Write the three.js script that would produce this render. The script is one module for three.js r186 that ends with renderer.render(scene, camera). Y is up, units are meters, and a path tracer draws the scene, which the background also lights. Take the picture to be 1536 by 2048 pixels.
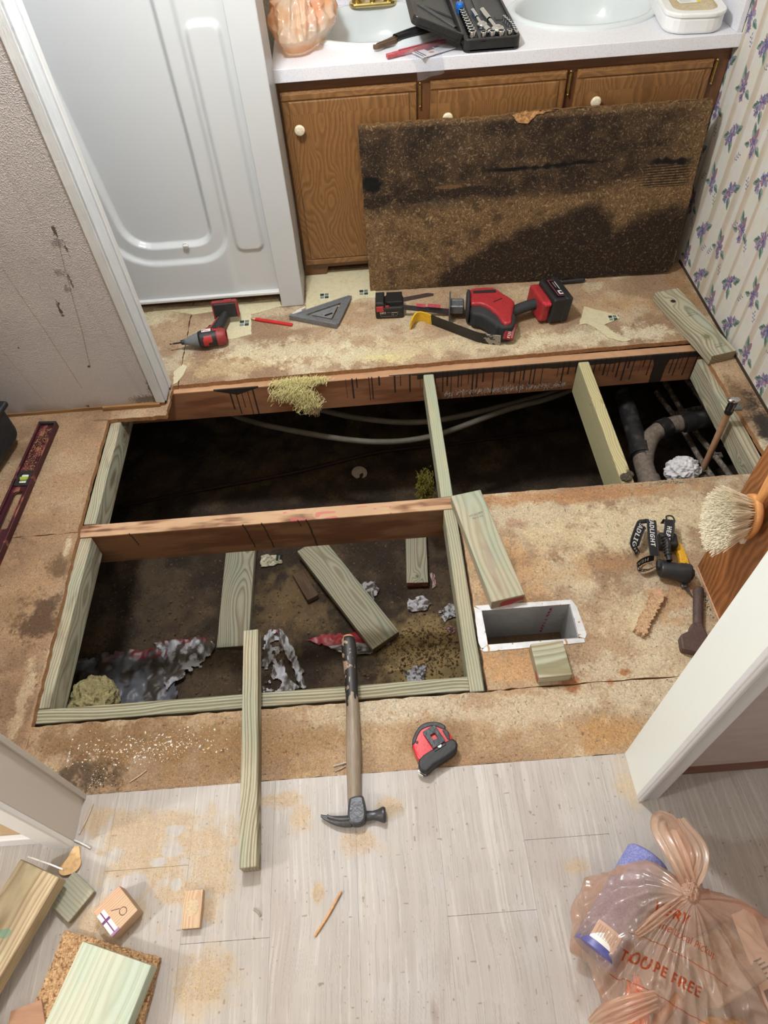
import * as THREE from 'three';
import { RoundedBoxGeometry } from 'three/addons/geometries/RoundedBoxGeometry.js';
import { mergeGeometries, mergeVertices } from 'three/addons/utils/BufferGeometryUtils.js';

// ------------------------------------------------------------------ camera, lamps, exposure
const scene = new THREE.Scene();
scene.background = new THREE.Color(0x000000);
const camera = new THREE.PerspectiveCamera(2 * Math.atan(1024 / 1353.5) * 180 / Math.PI, 0.75, 0.05, 30);
camera.position.set(0, 1.6, 0);
camera.rotation.set(-52.192 * Math.PI / 180, 0.1596 * Math.PI / 180, -4.585 * Math.PI / 180, 'YXZ');
scene.add(camera);
const renderer = new THREE.WebGLRenderer({ antialias: true });
renderer.toneMapping = THREE.LinearToneMapping;
renderer.toneMappingExposure = 1.0;
renderer.shadowMap.enabled = true;
const BATH_LAMP = { at: [-0.33, 2.12, -1.5], power: 8.2, color: new THREE.Color(0.97, 0.985, 1.0) };
const HALL_LAMP = { at: [-2.5, 1.75, 0.25], power: 8.6, color: new THREE.Color(0.96, 0.985, 1.0) };
const HALL_FILL_LAMP_2 = { at: [0.9, 2.2, 1.0], power: .7, color: new THREE.Color(0.97, 0.985, 1.0) };  // added fill lamp, lightens the faces turned towards the hall

// ------------------------------------------------------------------ helpers
const PI = Math.PI, R = (d) => d * PI / 180, V3 = (x, y, z) => new THREE.Vector3(x, y, z);
function rng(s) { return () => { s |= 0; s = s + 0x6D2B79F5 | 0; let t = Math.imul(s ^ s >>> 15, 1 | s); t = t + Math.imul(t ^ t >>> 7, 61 | t) ^ t; return ((t ^ t >>> 14) >>> 0) / 4294967296; }; }
const clamp = (x, a = 0, b = 1) => x < a ? a : x > b ? b : x, lerp = (a, b, t) => a + (b - a) * t;
const sstep = (a, b, x) => { const t = clamp((x - a) / (b - a)); return t * t * (3 - 2 * t); };
const hash = (x, y, s) => { let h = Math.imul(x, 374761393) ^ Math.imul(y, 668265263) ^ Math.imul(s, 1274126177); h = Math.imul(h ^ h >>> 13, 1274126177); h ^= h >>> 16; return (h >>> 0) / 4294967296; };
function noise(x, y, s = 1) { const xi = Math.floor(x), yi = Math.floor(y), fx = x - xi, fy = y - yi, u = fx * fx * (3 - 2 * fx), v = fy * fy * (3 - 2 * fy); const a = hash(xi, yi, s), b = hash(xi + 1, yi, s), c = hash(xi, yi + 1, s), d = hash(xi + 1, yi + 1, s); return a + (b - a) * u + (c - a) * v + (a - b - c + d) * u * v; }
function fbm(x, y, o = 4, s = 1) { let f = 0, a = .5, t = 0; for (let i = 0; i < o; i++) { f += a * noise(x, y, s + i * 17); t += a; x = x * 2.03 + 11.3; y = y * 2.03 + 4.7; a *= .5; } return f / t; }
const noise3 = (x, y, z, s = 1) => { const zi = Math.floor(z), f = z - zi, w = f * f * (3 - 2 * f); return lerp(noise(x, y, s + zi * 131), noise(x, y, s + (zi + 1) * 131), w); };
function fbm3(x, y, z, o = 3, s = 1) { let f = 0, a = .5, t = 0; for (let i = 0; i < o; i++) { f += a * noise3(x, y, z, s + i * 17); t += a; x *= 2.03; y *= 2.03; z *= 2.03; a *= .5; } return f / t; }
const mixc = (a, b, t) => [a[0] + (b[0] - a[0]) * t, a[1] + (b[1] - a[1]) * t, a[2] + (b[2] - a[2]) * t];
// colour texture: fn(u, v, i, j) -> [r, g, b] in sRGB 0..255, v upwards
function tex(w, h, fn, srgb = true) {
  const d = new Uint8Array(w * h * 4);
  for (let j = 0, o = 0; j < h; j++) for (let i = 0; i < w; i++, o += 4) { const c = fn((i + .5) / w, (j + .5) / h, i, j); d[o] = clamp(c[0], 0, 255); d[o + 1] = clamp(c[1], 0, 255); d[o + 2] = clamp(c[2], 0, 255); d[o + 3] = c[3] === undefined ? 255 : c[3]; }
  const t = new THREE.DataTexture(d, w, h); t.magFilter = t.minFilter = THREE.LinearFilter; t.wrapS = t.wrapT = THREE.RepeatWrapping; if (srgb) t.colorSpace = THREE.SRGBColorSpace; t.needsUpdate = true; return t;
}
const gtex = (w, h, fn) => tex(w, h, (u, v, i, j) => { const g = fn(u, v, i, j) * 255; return [g, g, g]; }, false);
function ctex(w, h, draw) { const c = document.createElement('canvas'); c.width = w; c.height = h; draw(c.getContext('2d'), w, h); const t = new THREE.CanvasTexture(c); t.colorSpace = THREE.SRGBColorSpace; t.wrapS = t.wrapT = THREE.RepeatWrapping; t.magFilter = THREE.LinearFilter; return t; }
const rep = (t, x, y = x) => { const c = t.clone(); c.repeat.set(x, y); c.wrapS = c.wrapT = THREE.RepeatWrapping; c.needsUpdate = true; return c; };

// shared grime and relief, tiled every 0.25 m (box-mapped uv in metres)
const wearT = rep(tex(256, 256, (u, v) => { const p = Math.abs(((u * 2) % 2) - 1), q = Math.abs(((v * 2) % 2) - 1); const n = fbm(p * 22, q * 22, 4, 3), s = noise(u * 140, v * 140, 9); const g = 255 * (0.9 + .1 * sstep(.25, .6, n) - (s > .95 ? .07 : 0)); return [g, g * .99, g * .97]; }), 4);
const reliefT = rep(gtex(256, 256, (u, v) => { const p = Math.abs(u * 2 - 1), q = Math.abs(v * 2 - 1); return fbm(p * 24, q * 24, 3, 5); }), 4);
const mats = {};
function M(color, rough = .6, o = {}) {
  const key = JSON.stringify([color, rough, o]);
  if (mats[key]) return mats[key];
  const { phys, plain, bump, ...rest } = o;
  const C = phys ? THREE.MeshPhysicalMaterial : THREE.MeshStandardMaterial;
  const m = new C({ color, roughness: rough, map: plain ? null : wearT, ...rest });
  if (bump) { m.bumpMap = reliefT; m.bumpScale = bump; }
  return mats[key] = m;
}
const TM = (map, rough = .7, o = {}) => new THREE.MeshStandardMaterial({ map, roughness: rough, ...o });

// geometry
function ni(g) { let h = g.index ? g.toNonIndexed() : g; for (const k of Object.keys(h.attributes)) if (!['position', 'normal', 'uv'].includes(k)) h.deleteAttribute(k); if (!h.attributes.normal) h.computeVertexNormals(); if (!h.attributes.uv) h.setAttribute('uv', new THREE.BufferAttribute(new Float32Array(h.attributes.position.count * 2), 2)); h.morphAttributes = {}; return h; }
function buv(g) { // box-mapped uv in metres
  const h = ni(g), p = h.attributes.position, n = h.attributes.normal, uv = h.attributes.uv;
  for (let i = 0; i < p.count; i += 3) {
    const ax = Math.abs(n.getX(i) + n.getX(i + 1) + n.getX(i + 2)), ay = Math.abs(n.getY(i) + n.getY(i + 1) + n.getY(i + 2)), az = Math.abs(n.getZ(i) + n.getZ(i + 1) + n.getZ(i + 2));
    for (let k = i; k < i + 3; k++) ay >= ax && ay >= az ? uv.setXY(k, p.getX(k), p.getZ(k)) : ax >= az ? uv.setXY(k, p.getZ(k), p.getY(k)) : uv.setXY(k, p.getX(k), p.getY(k));
  }
  return h;
}
const merge = (l) => l.length === 1 ? ni(l[0]) : mergeGeometries(l.map(ni));
function X(g, p = [0, 0, 0], r = [0, 0, 0], s = 1) { const o = new THREE.Object3D(); o.position.set(...p); o.rotation.set(...r); Array.isArray(s) ? o.scale.set(...s) : o.scale.setScalar(s); o.updateMatrix(); return g.applyMatrix4(o.matrix); }
const rb = (w, h, d, r = .003, p, rot) => X(new RoundedBoxGeometry(w, h, d, 2, Math.min(r, w / 2.01, h / 2.01, d / 2.01)), p, rot);
const cyl = (r1, r2, h, p, rot, n = 28) => X(new THREE.CylinderGeometry(r1, r2, h, n), p, rot);
const lathe = (pts, n = 40, p, rot, s) => X(new THREE.LatheGeometry(pts.map((q) => new THREE.Vector2(...q)), n), p, rot, s);
const tube = (pts, r, n = 40, m = 10, closed = false) => new THREE.TubeGeometry(new THREE.CatmullRomCurve3(pts.map((q) => V3(...q)), closed), n, r, m, closed);
const shape = (pts, holes = []) => { const s = new THREE.Shape(pts.map((q) => new THREE.Vector2(...q))); for (const h of holes) s.holes.push(new THREE.Path(h.map((q) => new THREE.Vector2(...q)))); return s; };
// extrude a plan outline (x, z) upwards from y0 to y0 + h
function up(pts, h, y0 = 0, bev = 0, holes = [], seg = 2) {
  const g = new THREE.ExtrudeGeometry(shape(pts.map(([x, z]) => [x, -z]), holes.map((l) => l.map(([x, z]) => [x, -z]))), { depth: h - 2 * bev, bevelEnabled: bev > 0, bevelThickness: bev, bevelSize: bev, bevelOffset: -bev, bevelSegments: seg, curveSegments: 8 });
  return X(g, [0, y0 + bev, 0], [-PI / 2, 0, 0]);
}
// extrude an elevation outline (x, y) along z from z0 to z0 + d
function ez(pts, d, z0 = 0, bev = 0, holes = [], seg = 2) {
  const g = new THREE.ExtrudeGeometry(shape(pts, holes), { depth: d - 2 * bev, bevelEnabled: bev > 0, bevelThickness: bev, bevelSize: bev, bevelOffset: -bev, bevelSegments: seg, curveSegments: 8 });
  return X(g, [0, 0, z0 + bev]);
}
const rrect = (w, h, r, cx = 0, cy = 0, n = 5) => { const o = []; for (const [sx, sy, a] of [[1, 1, 0], [-1, 1, 90], [-1, -1, 180], [1, -1, 270]]) for (let i = 0; i <= n; i++) { const t = R(a + 90 * i / n); o.push([cx + sx * (w / 2 - r) + r * Math.cos(t), cy + sy * (h / 2 - r) + r * Math.sin(t)]); } return o; };
const ell = (rx, ry, cx = 0, cy = 0, n = 48) => Array.from({ length: n }, (_, i) => [cx + rx * Math.cos(i / n * 2 * PI), cy + ry * Math.sin(i / n * 2 * PI)]);
function smooth(pts, n = 6, closed = true) { const c = new THREE.CatmullRomCurve3(pts.map(([x, y]) => V3(x, y, 0)), closed, 'centripetal'); return c.getPoints(pts.length * n).slice(0, closed ? -1 : undefined).map((p) => [p.x, p.y]); }
function fillet(pts, r, n = 6) { const o = []; pts.forEach((p, i) => { const a = pts[(i + pts.length - 1) % pts.length], b = pts[(i + 1) % pts.length], la = Math.hypot(a[0] - p[0], a[1] - p[1]), lb = Math.hypot(b[0] - p[0], b[1] - p[1]), k = Math.min(Array.isArray(r) ? r[i] : r, la / 2, lb / 2), A = [p[0] + (a[0] - p[0]) / la * k, p[1] + (a[1] - p[1]) / la * k], B = [p[0] + (b[0] - p[0]) / lb * k, p[1] + (b[1] - p[1]) / lb * k]; for (let j = 0; j <= n; j++) { const t = j / n; o.push([(1 - t) ** 2 * A[0] + 2 * t * (1 - t) * p[0] + t * t * B[0], (1 - t) ** 2 * A[1] + 2 * t * (1 - t) * p[1] + t * t * B[1]]); } }); return o; }
function jag(pts, step, amp, seed) { const r = rng(seed), o = []; pts.forEach((a, i) => { const b = pts[(i + 1) % pts.length], L = Math.hypot(b[0] - a[0], b[1] - a[1]), n = Math.max(1, Math.round(L / step)); for (let k = 0; k < n; k++) { const t = k / n, w = k ? (r() - .5) * amp : 0; o.push([lerp(a[0], b[0], t) - (b[1] - a[1]) / L * w, lerp(a[1], b[1], t) + (b[0] - a[0]) / L * w]); } }); return o; }
function grid(nu, nv, fn, uvfn) { // fn(u, v) -> [x, y, z]
  const P = [], U = [], I = [];
  for (let j = 0; j <= nv; j++) for (let i = 0; i <= nu; i++) { const u = i / nu, v = j / nv; P.push(...fn(u, v)); U.push(...(uvfn ? uvfn(u, v) : [u, v])); }
  for (let j = 0; j < nv; j++) for (let i = 0; i < nu; i++) { const a = j * (nu + 1) + i, b = a + 1, c = a + nu + 1, d = c + 1; I.push(a, b, d, a, d, c); }
  const g = new THREE.BufferGeometry(); g.setAttribute('position', new THREE.Float32BufferAttribute(P, 3)); g.setAttribute('uv', new THREE.Float32BufferAttribute(U, 2)); g.setIndex(I); g.computeVertexNormals(); return g;
}

// scene graph
const used = {};
function numbered(n) { const k = used[n] = (used[n] ?? -1) + 1; return k ? n + '_' + String(k).padStart(3, '0') : n; }
function tag(o, label, category, group, kind) { if (label) o.userData.label = label; if (category) o.userData.category = category; if (group) o.userData.group = group; if (kind) o.userData.kind = kind; return o; }
function thing(name, label, category, p = [0, 0, 0], ry = 0, group) { const o = new THREE.Group(); o.name = numbered(name); o.position.set(...p); o.rotation.y = ry; scene.add(o); return tag(o, label, category, group); }
function part(name, geos, m, parent, label, keepUV) { let g = Array.isArray(geos) ? merge(geos) : ni(geos); if (!keepUV) g = buv(g); const o = new THREE.Mesh(g, m); o.name = parent === scene ? numbered(name) : name; if (label) o.userData.label = label; parent.add(o); if (parent !== scene) { const k = parent.userData._n ??= {}; k[name] = (k[name] ?? -1) + 1; if (k[name]) o.name = name + '_' + String(k[name]).padStart(3, '0'); } return o; }
const single = (name, label, category, geos, m, group, keepUV) => tag(part(name, geos, m, scene, null, keepUV), label, category, group);
function struct(name, geos, m, parent = scene, keepUV) { const o = part(name, geos, m, parent, null, keepUV); if (parent === scene) o.userData.kind = 'structure'; return o; }
function sgroup(name) { const o = new THREE.Group(); o.name = numbered(name); o.userData.kind = 'structure'; scene.add(o); return o; }
function label(w, h, draw, px = 1024) { const k = px / Math.max(w, h); return ctex(Math.round(w * k), Math.round(h * k), (c, W, H) => draw(c, W, H)); }
const quad = (w, h, p, r) => X(new THREE.PlaneGeometry(w, h), p, r);
function place(o, p, ry = 0, tilt) { o.position.set(...p); if (tilt) o.rotation.set(tilt[0], ry, tilt[1], 'YXZ'); else o.rotation.y = ry; return o; }
// ------------------------------------------------------------------ lumber: rings around a pith, cut through by each face
const PT = { early: [178, 173, 151], late: [122, 112, 89], tint: [170, 182, 152], tintAmt: .5, ring: .0062 };
const OLD = { early: [176, 128, 92], late: [122, 84, 58], tint: [120, 84, 60], tintAmt: .5, ring: .004 };
const BLOND = { early: [208, 180, 150], late: [176, 142, 112], tint: [200, 164, 136], tintAmt: .4, ring: .004 };
function woodTex(L, W, T, seed, pal, pith, opt = {}) {
  const P = 2 * (W + T), per = clamp(Math.round(L * 1500), 192, 1536), h = clamp(Math.round(P * 1600), 192, 512), capw = Math.round(per * .25), w = per + capw;
  const kn = (opt.knots || []);
  const wood = (x, y, z, end) => {
    let dy = y - pith[0] + (fbm(x * 5, 3.3, 2, seed) - .5) * .03, dz = z - pith[1] + (fbm(x * 5, 9.1, 2, seed + 5) - .5) * .03;
    let bend = 0, knot = 0, halo = 0;
    for (const [kx, kz, kr] of kn) { const q = Math.hypot((x - kx) * .6, z - kz); bend += .016 * Math.exp(-q * q / (kr * kr * 5)); const e = Math.hypot(x - kx, (z - kz) * 1.1); if (y > T / 2 - .012) { knot = Math.max(knot, sstep(kr, kr * .75, e)); halo = Math.max(halo, sstep(kr * 2, kr, e)); } }
    const r = Math.hypot(dy, dz) + bend + (fbm3(x * 7, y * 40, z * 40, 2, seed + 9) - .5) * .004;
    const ph = r / pal.ring + noise(r * 300, 1.5, seed) * .5, f = ph - Math.floor(ph);
    let late = f < .62 ? Math.pow(f / .62, 2.2) : 1 - sstep(.62, .95, f);
    late *= .55 + .45 * noise(Math.floor(ph) * 3.7, 0.5, seed + 2);
    const grain = noise(x * 90, (y * 1.7 + z) * 1800, seed + 3), blot = fbm(x * 6, (y + z * 1.3) * 22, 3, seed + 4);
    let c = mixc(pal.early, pal.late, clamp(late * .95 + (grain - .5) * .22));
    c = mixc(c, [c[0] * pal.tint[0] / 190, c[1] * pal.tint[1] / 185, c[2] * pal.tint[2] / 150], pal.tintAmt * sstep(.35, .7, blot));
    if (opt.dirt) { const d = opt.dirt * sstep(.5, .75, fbm(x * 9 + 40, (y + z) * 30, 4, seed + 7)); c = mixc(c, [84, 66, 48], d * .7); }
    if (knot) { const kk = mixc([110, 92, 66], opt.knotc || [78, 98, 88], noise(x * 200, z * 200, seed)); c = mixc(c, kk, knot * .85); } else if (halo) c = mixc(c, [128, 108, 70], halo * .35);
    if (end) { c = mixc(c, opt.endc || [150, 126, 96], .45); c = c.map((q) => q * .92); if (opt.endred) c = mixc(c, [150, 40, 44], opt.endred * sstep(.45, .6, noise(y * 60, z * 25, seed + 8))); }
    if (opt.paint) c = opt.paint(c, x, y, z, end);
    return c;
  };
  return { t: tex(w, h, (u, v) => {
    const U = u * w;
    if (U >= per) { const cu = (U - per) / capw, s = cu < .5 ? 0 : 1, q = (cu - s * .5) * 2; return wood(s ? L : 0, (v - .5) * T, (q - .5) * W, true); }
    const x = U / per * L; let s = v * P, y, z;
    if (s < W) { y = T / 2; z = s - W / 2; } else if (s < W + T) { z = W / 2; y = T / 2 - (s - W); } else if (s < 2 * W + T) { y = -T / 2; z = W / 2 - (s - W - T); } else { z = -W / 2; y = -T / 2 + (s - 2 * W - T); }
    return wood(x, y, z, false);
  }), split: per / w };
}
// a board lying along x: length L (x from 0), width W (z), thickness T (y, centred); eased edges
function lumberMesh(L, W, T, seed, pal, pith, opt = {}) {
  const { t, split } = woodTex(L, W, T, seed, pal, pith, opt), r = Math.min(opt.round ?? .003, T * .3), P = 2 * (W + T);
  t.wrapS = t.wrapT = THREE.ClampToEdgeWrapping;
  const g = ni(new RoundedBoxGeometry(L, T, W, 2, r)), p = g.attributes.position, n = g.attributes.normal, uv = g.attributes.uv;
  for (let i = 0; i < p.count; i += 3) {
    const nx = (n.getX(i) + n.getX(i + 1) + n.getX(i + 2)) / 3, ny = (n.getY(i) + n.getY(i + 1) + n.getY(i + 2)) / 3, nz = (n.getZ(i) + n.getZ(i + 1) + n.getZ(i + 2)) / 3;
    for (let k = i; k < i + 3; k++) {
      const x = p.getX(k), y = p.getY(k), z = p.getZ(k);
      if (Math.abs(nx) > .7) { const s = nx < 0 ? 0 : 1; uv.setXY(k, split + (1 - split) * (s * .5 + .01 + .48 * (z / W + .5)), clamp(y / T + .5, .01, .99)); continue; }
      let s; if (ny > .7) s = z + W / 2; else if (nz > .7) s = W + T / 2 - y; else if (ny < -.7) s = W + T + W / 2 - z; else if (nz < -.7) s = 2 * W + T + y + T / 2; else if (ny > 0) s = nz > 0 ? W - .0005 : .0005; else s = nz > 0 ? W + T : 2 * W + T;
      uv.setXY(k, (x / L + .5) * split * .998, clamp(s / P, .002, .998));
    }
  }
  X(g, [L / 2, 0, 0]);
  const m = new THREE.Mesh(g, new THREE.MeshStandardMaterial({ map: t, roughness: opt.rough ?? .78, bumpMap: t, bumpScale: .0005 }));
  return m;
}
// from a = centre of one end's axis to b = centre of the other; roll about the axis: 0 = wide face up, 90 = on edge
function lumber(name, lab, cat, a, b, W, T, seed, pal, pith, opt = {}) {
  const A = V3(...a), B = V3(...b), d = B.clone().sub(A), L = d.length(), m = lumberMesh(L, W, T, seed, pal, pith, opt);
  m.position.copy(A);
  const yaw = Math.atan2(-d.z, d.x), pit = Math.asin(d.y / L);
  m.rotation.set(R(opt.roll || 0), yaw, pit, 'YZX');
  m.name = numbered(name); scene.add(m); return tag(m, lab, cat, opt.group);
}
// ------------------------------------------------------------------ the room: subfloor, planks, walls
const FX0 = -1.95, FX1 = 1.35, FZ0 = -2.55, FZ1 = -0.45;
const floorStains = [ // x, z, radius x, radius z, colour, strength: damp marks, glue and plaster smears, sawdust
  [-0.965, -0.965, .07, .075, [82, 62, 44], .95], [-0.955, -1.14, .035, .05, [92, 72, 50], .8], [-1.06, -1.0, .07, .06, [120, 94, 66], .45], [-0.74, -0.535, .09, .05, [70, 56, 42], .8], [-0.75, -0.62, .16, .06, [120, 92, 62], .7], [-0.6, -0.6, .2, .06, [128, 98, 66], .7],
  [-0.36, -0.57, .3, .07, [142, 112, 76], .6], [-0.12, -0.63, .16, .04, [196, 182, 156], .6], [0.03, -0.64, .14, .05, [198, 190, 172], .6], [0.1, -0.56, .16, .05, [140, 108, 76], .45], [0.3, -0.6, .18, .05, [196, 184, 160], .6], [0.48, -0.54, .1, .04, [180, 136, 82], .6], [0.56, -0.66, .14, .09, [200, 188, 162], .7],
  [0.55, -1.1, .2, .1, [202, 186, 152], .75], [0.72, -1.12, .22, .1, [204, 190, 158], .8], [0.9, -1.14, .14, .08, [206, 190, 156], .7], [0.54, -1.25, .4, .028, [168, 122, 82], .7], [0.44, -0.98, .2, .06, [198, 184, 154], .65], [0.62, -0.86, .14, .08, [204, 188, 156], .55], [0.72, -0.72, .16, .08, [204, 190, 160], .6], [0.34, -1.0, .1, .1, [186, 140, 94], .5], [0.3, -0.72, .1, .05, [190, 140, 88], .5], [0.75, -0.87, .08, .07, [168, 124, 84], .5], [0.6, -1.0, .1, .04, [176, 132, 88], .5],
  [-0.5, -1.98, .22, .07, [196, 176, 134], .6], [-0.3, -2.03, .3, .07, [206, 196, 166], .8], [-0.05, -1.98, .28, .07, [208, 200, 168], .8], [0.05, -1.95, .1, .03, [214, 204, 140], .55], [0.2, -2.0, .22, .06, [198, 180, 144], .6], [0.5, -1.98, .2, .06, [206, 194, 160], .75], [0.74, -1.97, .2, .05, [208, 198, 168], .8], [1.0, -1.97, .12, .06, [212, 204, 178], .8], [0.95, -2.15, .16, .07, [178, 142, 100], .5], [0.6, -2.26, .3, .05, [186, 160, 120], .4], [-0.86, -2.3, .1, .05, [206, 196, 160], .55], [-0.6, -2.2, .08, .06, [200, 184, 146], .5],
  [1.23, -1.45, .035, .16, [44, 40, 34], .95], [1.2, -1.6, .03, .1, [92, 72, 48], .6], [1.19, -1.38, .03, .04, [208, 198, 170], .8], [1.22, -2.25, .05, .22, [148, 112, 72], .6], [-1.2, -1.62, .08, .06, [108, 84, 58], .4], [-0.95, -0.74, .02, .12, [188, 170, 140], .7], [-0.945, -1.2, .012, .05, [204, 192, 164], .7],
  [0.42, -0.66, .025, .02, [130, 72, 34], .7], [0.56, -0.68, .02, .012, [146, 84, 44], .7], [0.52, -0.66, .012, .012, [150, 84, 44], .6], [0.33, -1.02, .03, .03, [104, 80, 60], .5], [0.38, -1.16, .04, .02, [150, 110, 90], .5],
];
const floorT = tex(2048, 1304, (u, v) => {
  const x = lerp(FX0, FX1, u), z = lerp(FZ0, FZ1, v);
  const big = fbm(x * 5 + 30, z * 5 + 30, 4, 21), mid = fbm(x * 24, z * 24, 3, 22), fl = noise(x * 330, z * 520, 23), fl2 = noise(x * 620 + 5 * mid, z * 280, 24), spk = noise(x * 240, z * 240, 25);
  let c = x < -.92 ? mixc([126, 101, 78], [154, 127, 98], sstep(.3, .7, big)) : mixc([142, 116, 92], [174, 149, 119], sstep(.3, .7, big));  // left panels: worn browner board, their dimmer light also darkened into it
  c = mixc(c, [158, 126, 96], .5 * sstep(.55, .75, mid));
  const pale = sstep(.5, .68, fbm(x * 8 + 3, z * 11 + 9, 5, 26)) * (x > .2 && z > -1.28 ? .95 : z < -1.88 ? .8 : .28);
  c = mixc(c, [196, 184, 158], pale * .8);
  for (const [sx, sz, rx, rz, col, a] of floorStains) { const dx = (x - sx) / rx, dz = (z - sz) / rz; if (dx * dx + dz * dz > 3.2) continue; const q = Math.sqrt(dx * dx + dz * dz) + (fbm(x * 30, z * 30, 4, 27) - .5) * 1.5 + (noise(x * 190, z * 190, 30) - .5) * .45; c = mixc(c, col, a * sstep(1.2, .45, q)); }
  let g = 1 + (fl - .5) * .2 + (fl2 - .5) * .16; if (spk > .86) g *= .84; if (noise(x * 170, z * 170, 28) > .93) g *= .72; if (noise(x * 210, z * 150, 29) > .93) g *= 1.12;
  const lightr = 1;
  return [c[0] * g * lightr, c[1] * g * lightr, c[2] * g * lightr];
});
floorT.wrapS = floorT.wrapT = THREE.ClampToEdgeWrapping;
const chipRelief = rep(gtex(512, 512, (u, v) => { const p = Math.abs(u * 2 - 1), q = Math.abs(v * 2 - 1); return .5 * noise(p * 90, q * 140, 2) + .3 * fbm(p * 30, q * 30, 3, 4) + (noise(p * 70, q * 60, 8) > .8 ? .2 : 0); }), 1 / .4);
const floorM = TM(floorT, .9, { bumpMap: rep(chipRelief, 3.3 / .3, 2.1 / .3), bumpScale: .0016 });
const cutEdgeM = TM(rep(tex(256, 64, (u, v) => { const n = noise(u * 120, v * 26, 31), c = mixc([126, 88, 56], [178, 134, 90], n * .7 + .3 * noise(u * 30, v * 4, 32)); return c; }), 4, 16), .95);
function floorUV(g) { const h = ni(g), p = h.attributes.position, uv = h.attributes.uv, n = h.attributes.normal; for (let i = 0; i < p.count; i++) Math.abs(n.getY(i)) > .6 ? uv.setXY(i, (p.getX(i) - FX0) / (FX1 - FX0), (p.getZ(i) - FZ0) / (FZ1 - FZ0)) : uv.setXY(i, p.getX(i) + p.getZ(i), p.getY(i)); return h; }
const floor = sgroup('floor'), SUB = 0.017;
function panel(pts, seed, holes = [], step = .02, amp = .004) {
  const g = floorUV(new THREE.ExtrudeGeometry(shape(jag(pts, step, amp, seed).map(([x, z]) => [x, -z]), holes.map((l) => l.map(([x, z]) => [x, -z]))), { depth: SUB, bevelEnabled: false, curveSegments: 3 }).applyMatrix4(new THREE.Matrix4().makeRotationX(-PI / 2).setPosition(0, -SUB, 0)));
  // top and cut edge wear different looks: two material slots
  const h = ni(g), n = h.attributes.normal, tri = h.attributes.position.count / 3, top = [], side = [];
  for (let i = 0; i < tri; i++) (Math.abs(n.getY(i * 3)) > .6 ? top : side).push(i * 3, i * 3 + 1, i * 3 + 2);
  h.setIndex([...top, ...side]); h.clearGroups(); h.addGroup(0, top.length, 0); h.addGroup(top.length, side.length, 1);
  const m = new THREE.Mesh(h, [floorM, cutEdgeM]); const k = floor.userData._n ??= {}; k.p = (k.p ?? -1) + 1; m.name = 'panel' + (k.p ? '_' + String(k.p).padStart(3, '0') : ''); floor.add(m); return m;
}
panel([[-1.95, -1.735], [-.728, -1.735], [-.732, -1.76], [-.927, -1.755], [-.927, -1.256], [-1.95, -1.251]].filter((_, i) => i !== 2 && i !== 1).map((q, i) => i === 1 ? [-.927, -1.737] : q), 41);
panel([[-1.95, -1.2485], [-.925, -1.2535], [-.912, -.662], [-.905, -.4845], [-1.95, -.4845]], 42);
panel([[-.912, -.658], [.185, -.658], [.512, -.659], [1.262, -.657], [1.262, -.4845], [-.903, -.4845]], 43);
panel([[.216, -1.279], [1.186, -1.279], [1.262, -1.279], [1.262, -.6595], [.513, -.6615], [.219, -.6615]], 44, [[[.234, -.885], [.234, -.782], [.474, -.780], [.472, -.885]]]);
panel([[-.7035, -2.55], [1.262, -2.55], [1.262, -1.9155], [1.15, -1.9155], [-.7015, -1.887]], 45);
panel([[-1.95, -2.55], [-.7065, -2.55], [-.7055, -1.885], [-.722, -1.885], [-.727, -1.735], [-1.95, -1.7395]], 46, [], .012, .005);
panel([[1.168, -1.914], [1.262, -1.914], [1.262, -1.281], [1.189, -1.281], [1.17, -1.7]], 47);
// vinyl planks of the hall
const VX0 = -1.2, VX1 = 1.2, VZ0 = -.5, VZ1 = .4, plankEdges = [];
for (let i = -3; i <= 8; i++) plankEdges.push(-.3 + .1815 * i);
const dust = [[-.6, -.395, .12, .045], [-.52, -.41, .1, .035], [-.57, -.32, .1, .05], [-.45, -.365, .07, .045], [-.43, -.3, .05, .06], [-.24, -.395, .03, .04], [-.28, -.44, .05, .02], [-.11, -.335, .05, .03], [-.05, -.405, .04, .025], [.49, -.42, .03, .05], [-.5, -.27, .05, .03], [-.7, -.42, .04, .03], [-.43, -.235, .04, .03], [-.63, -.23, .08, .05], [.34, -.26, .03, .02], [-.2, -.25, .015, .02], [-.42, -.1, .06, .06]];
const clear = [[-.521, -.393, .022, .012], [-.522, -.353, .024, .016], [-.694, -.336, .025, .016], [-.594, -.29, .036, .024], [-.502, -.284, .014, .012], [-.55, -.33, .02, .01]];
const dustAt = (x, z) => { let d = 0; for (const [a, b, p, q] of dust) { const e = Math.hypot((x - a) / p, (z - b) / q); if (e < 1.6) d = Math.max(d, sstep(1.35, .4, e + (fbm(x * 34, z * 34, 3, 51) - .5) * 1.2)); } for (const [a, b, p, q] of clear) d *= 1 - sstep(1.15, .75, Math.hypot((x - a) / p, (z - b) / q) + (noise(x * 60, z * 60, 52) - .5) * .3); return d; };
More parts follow.
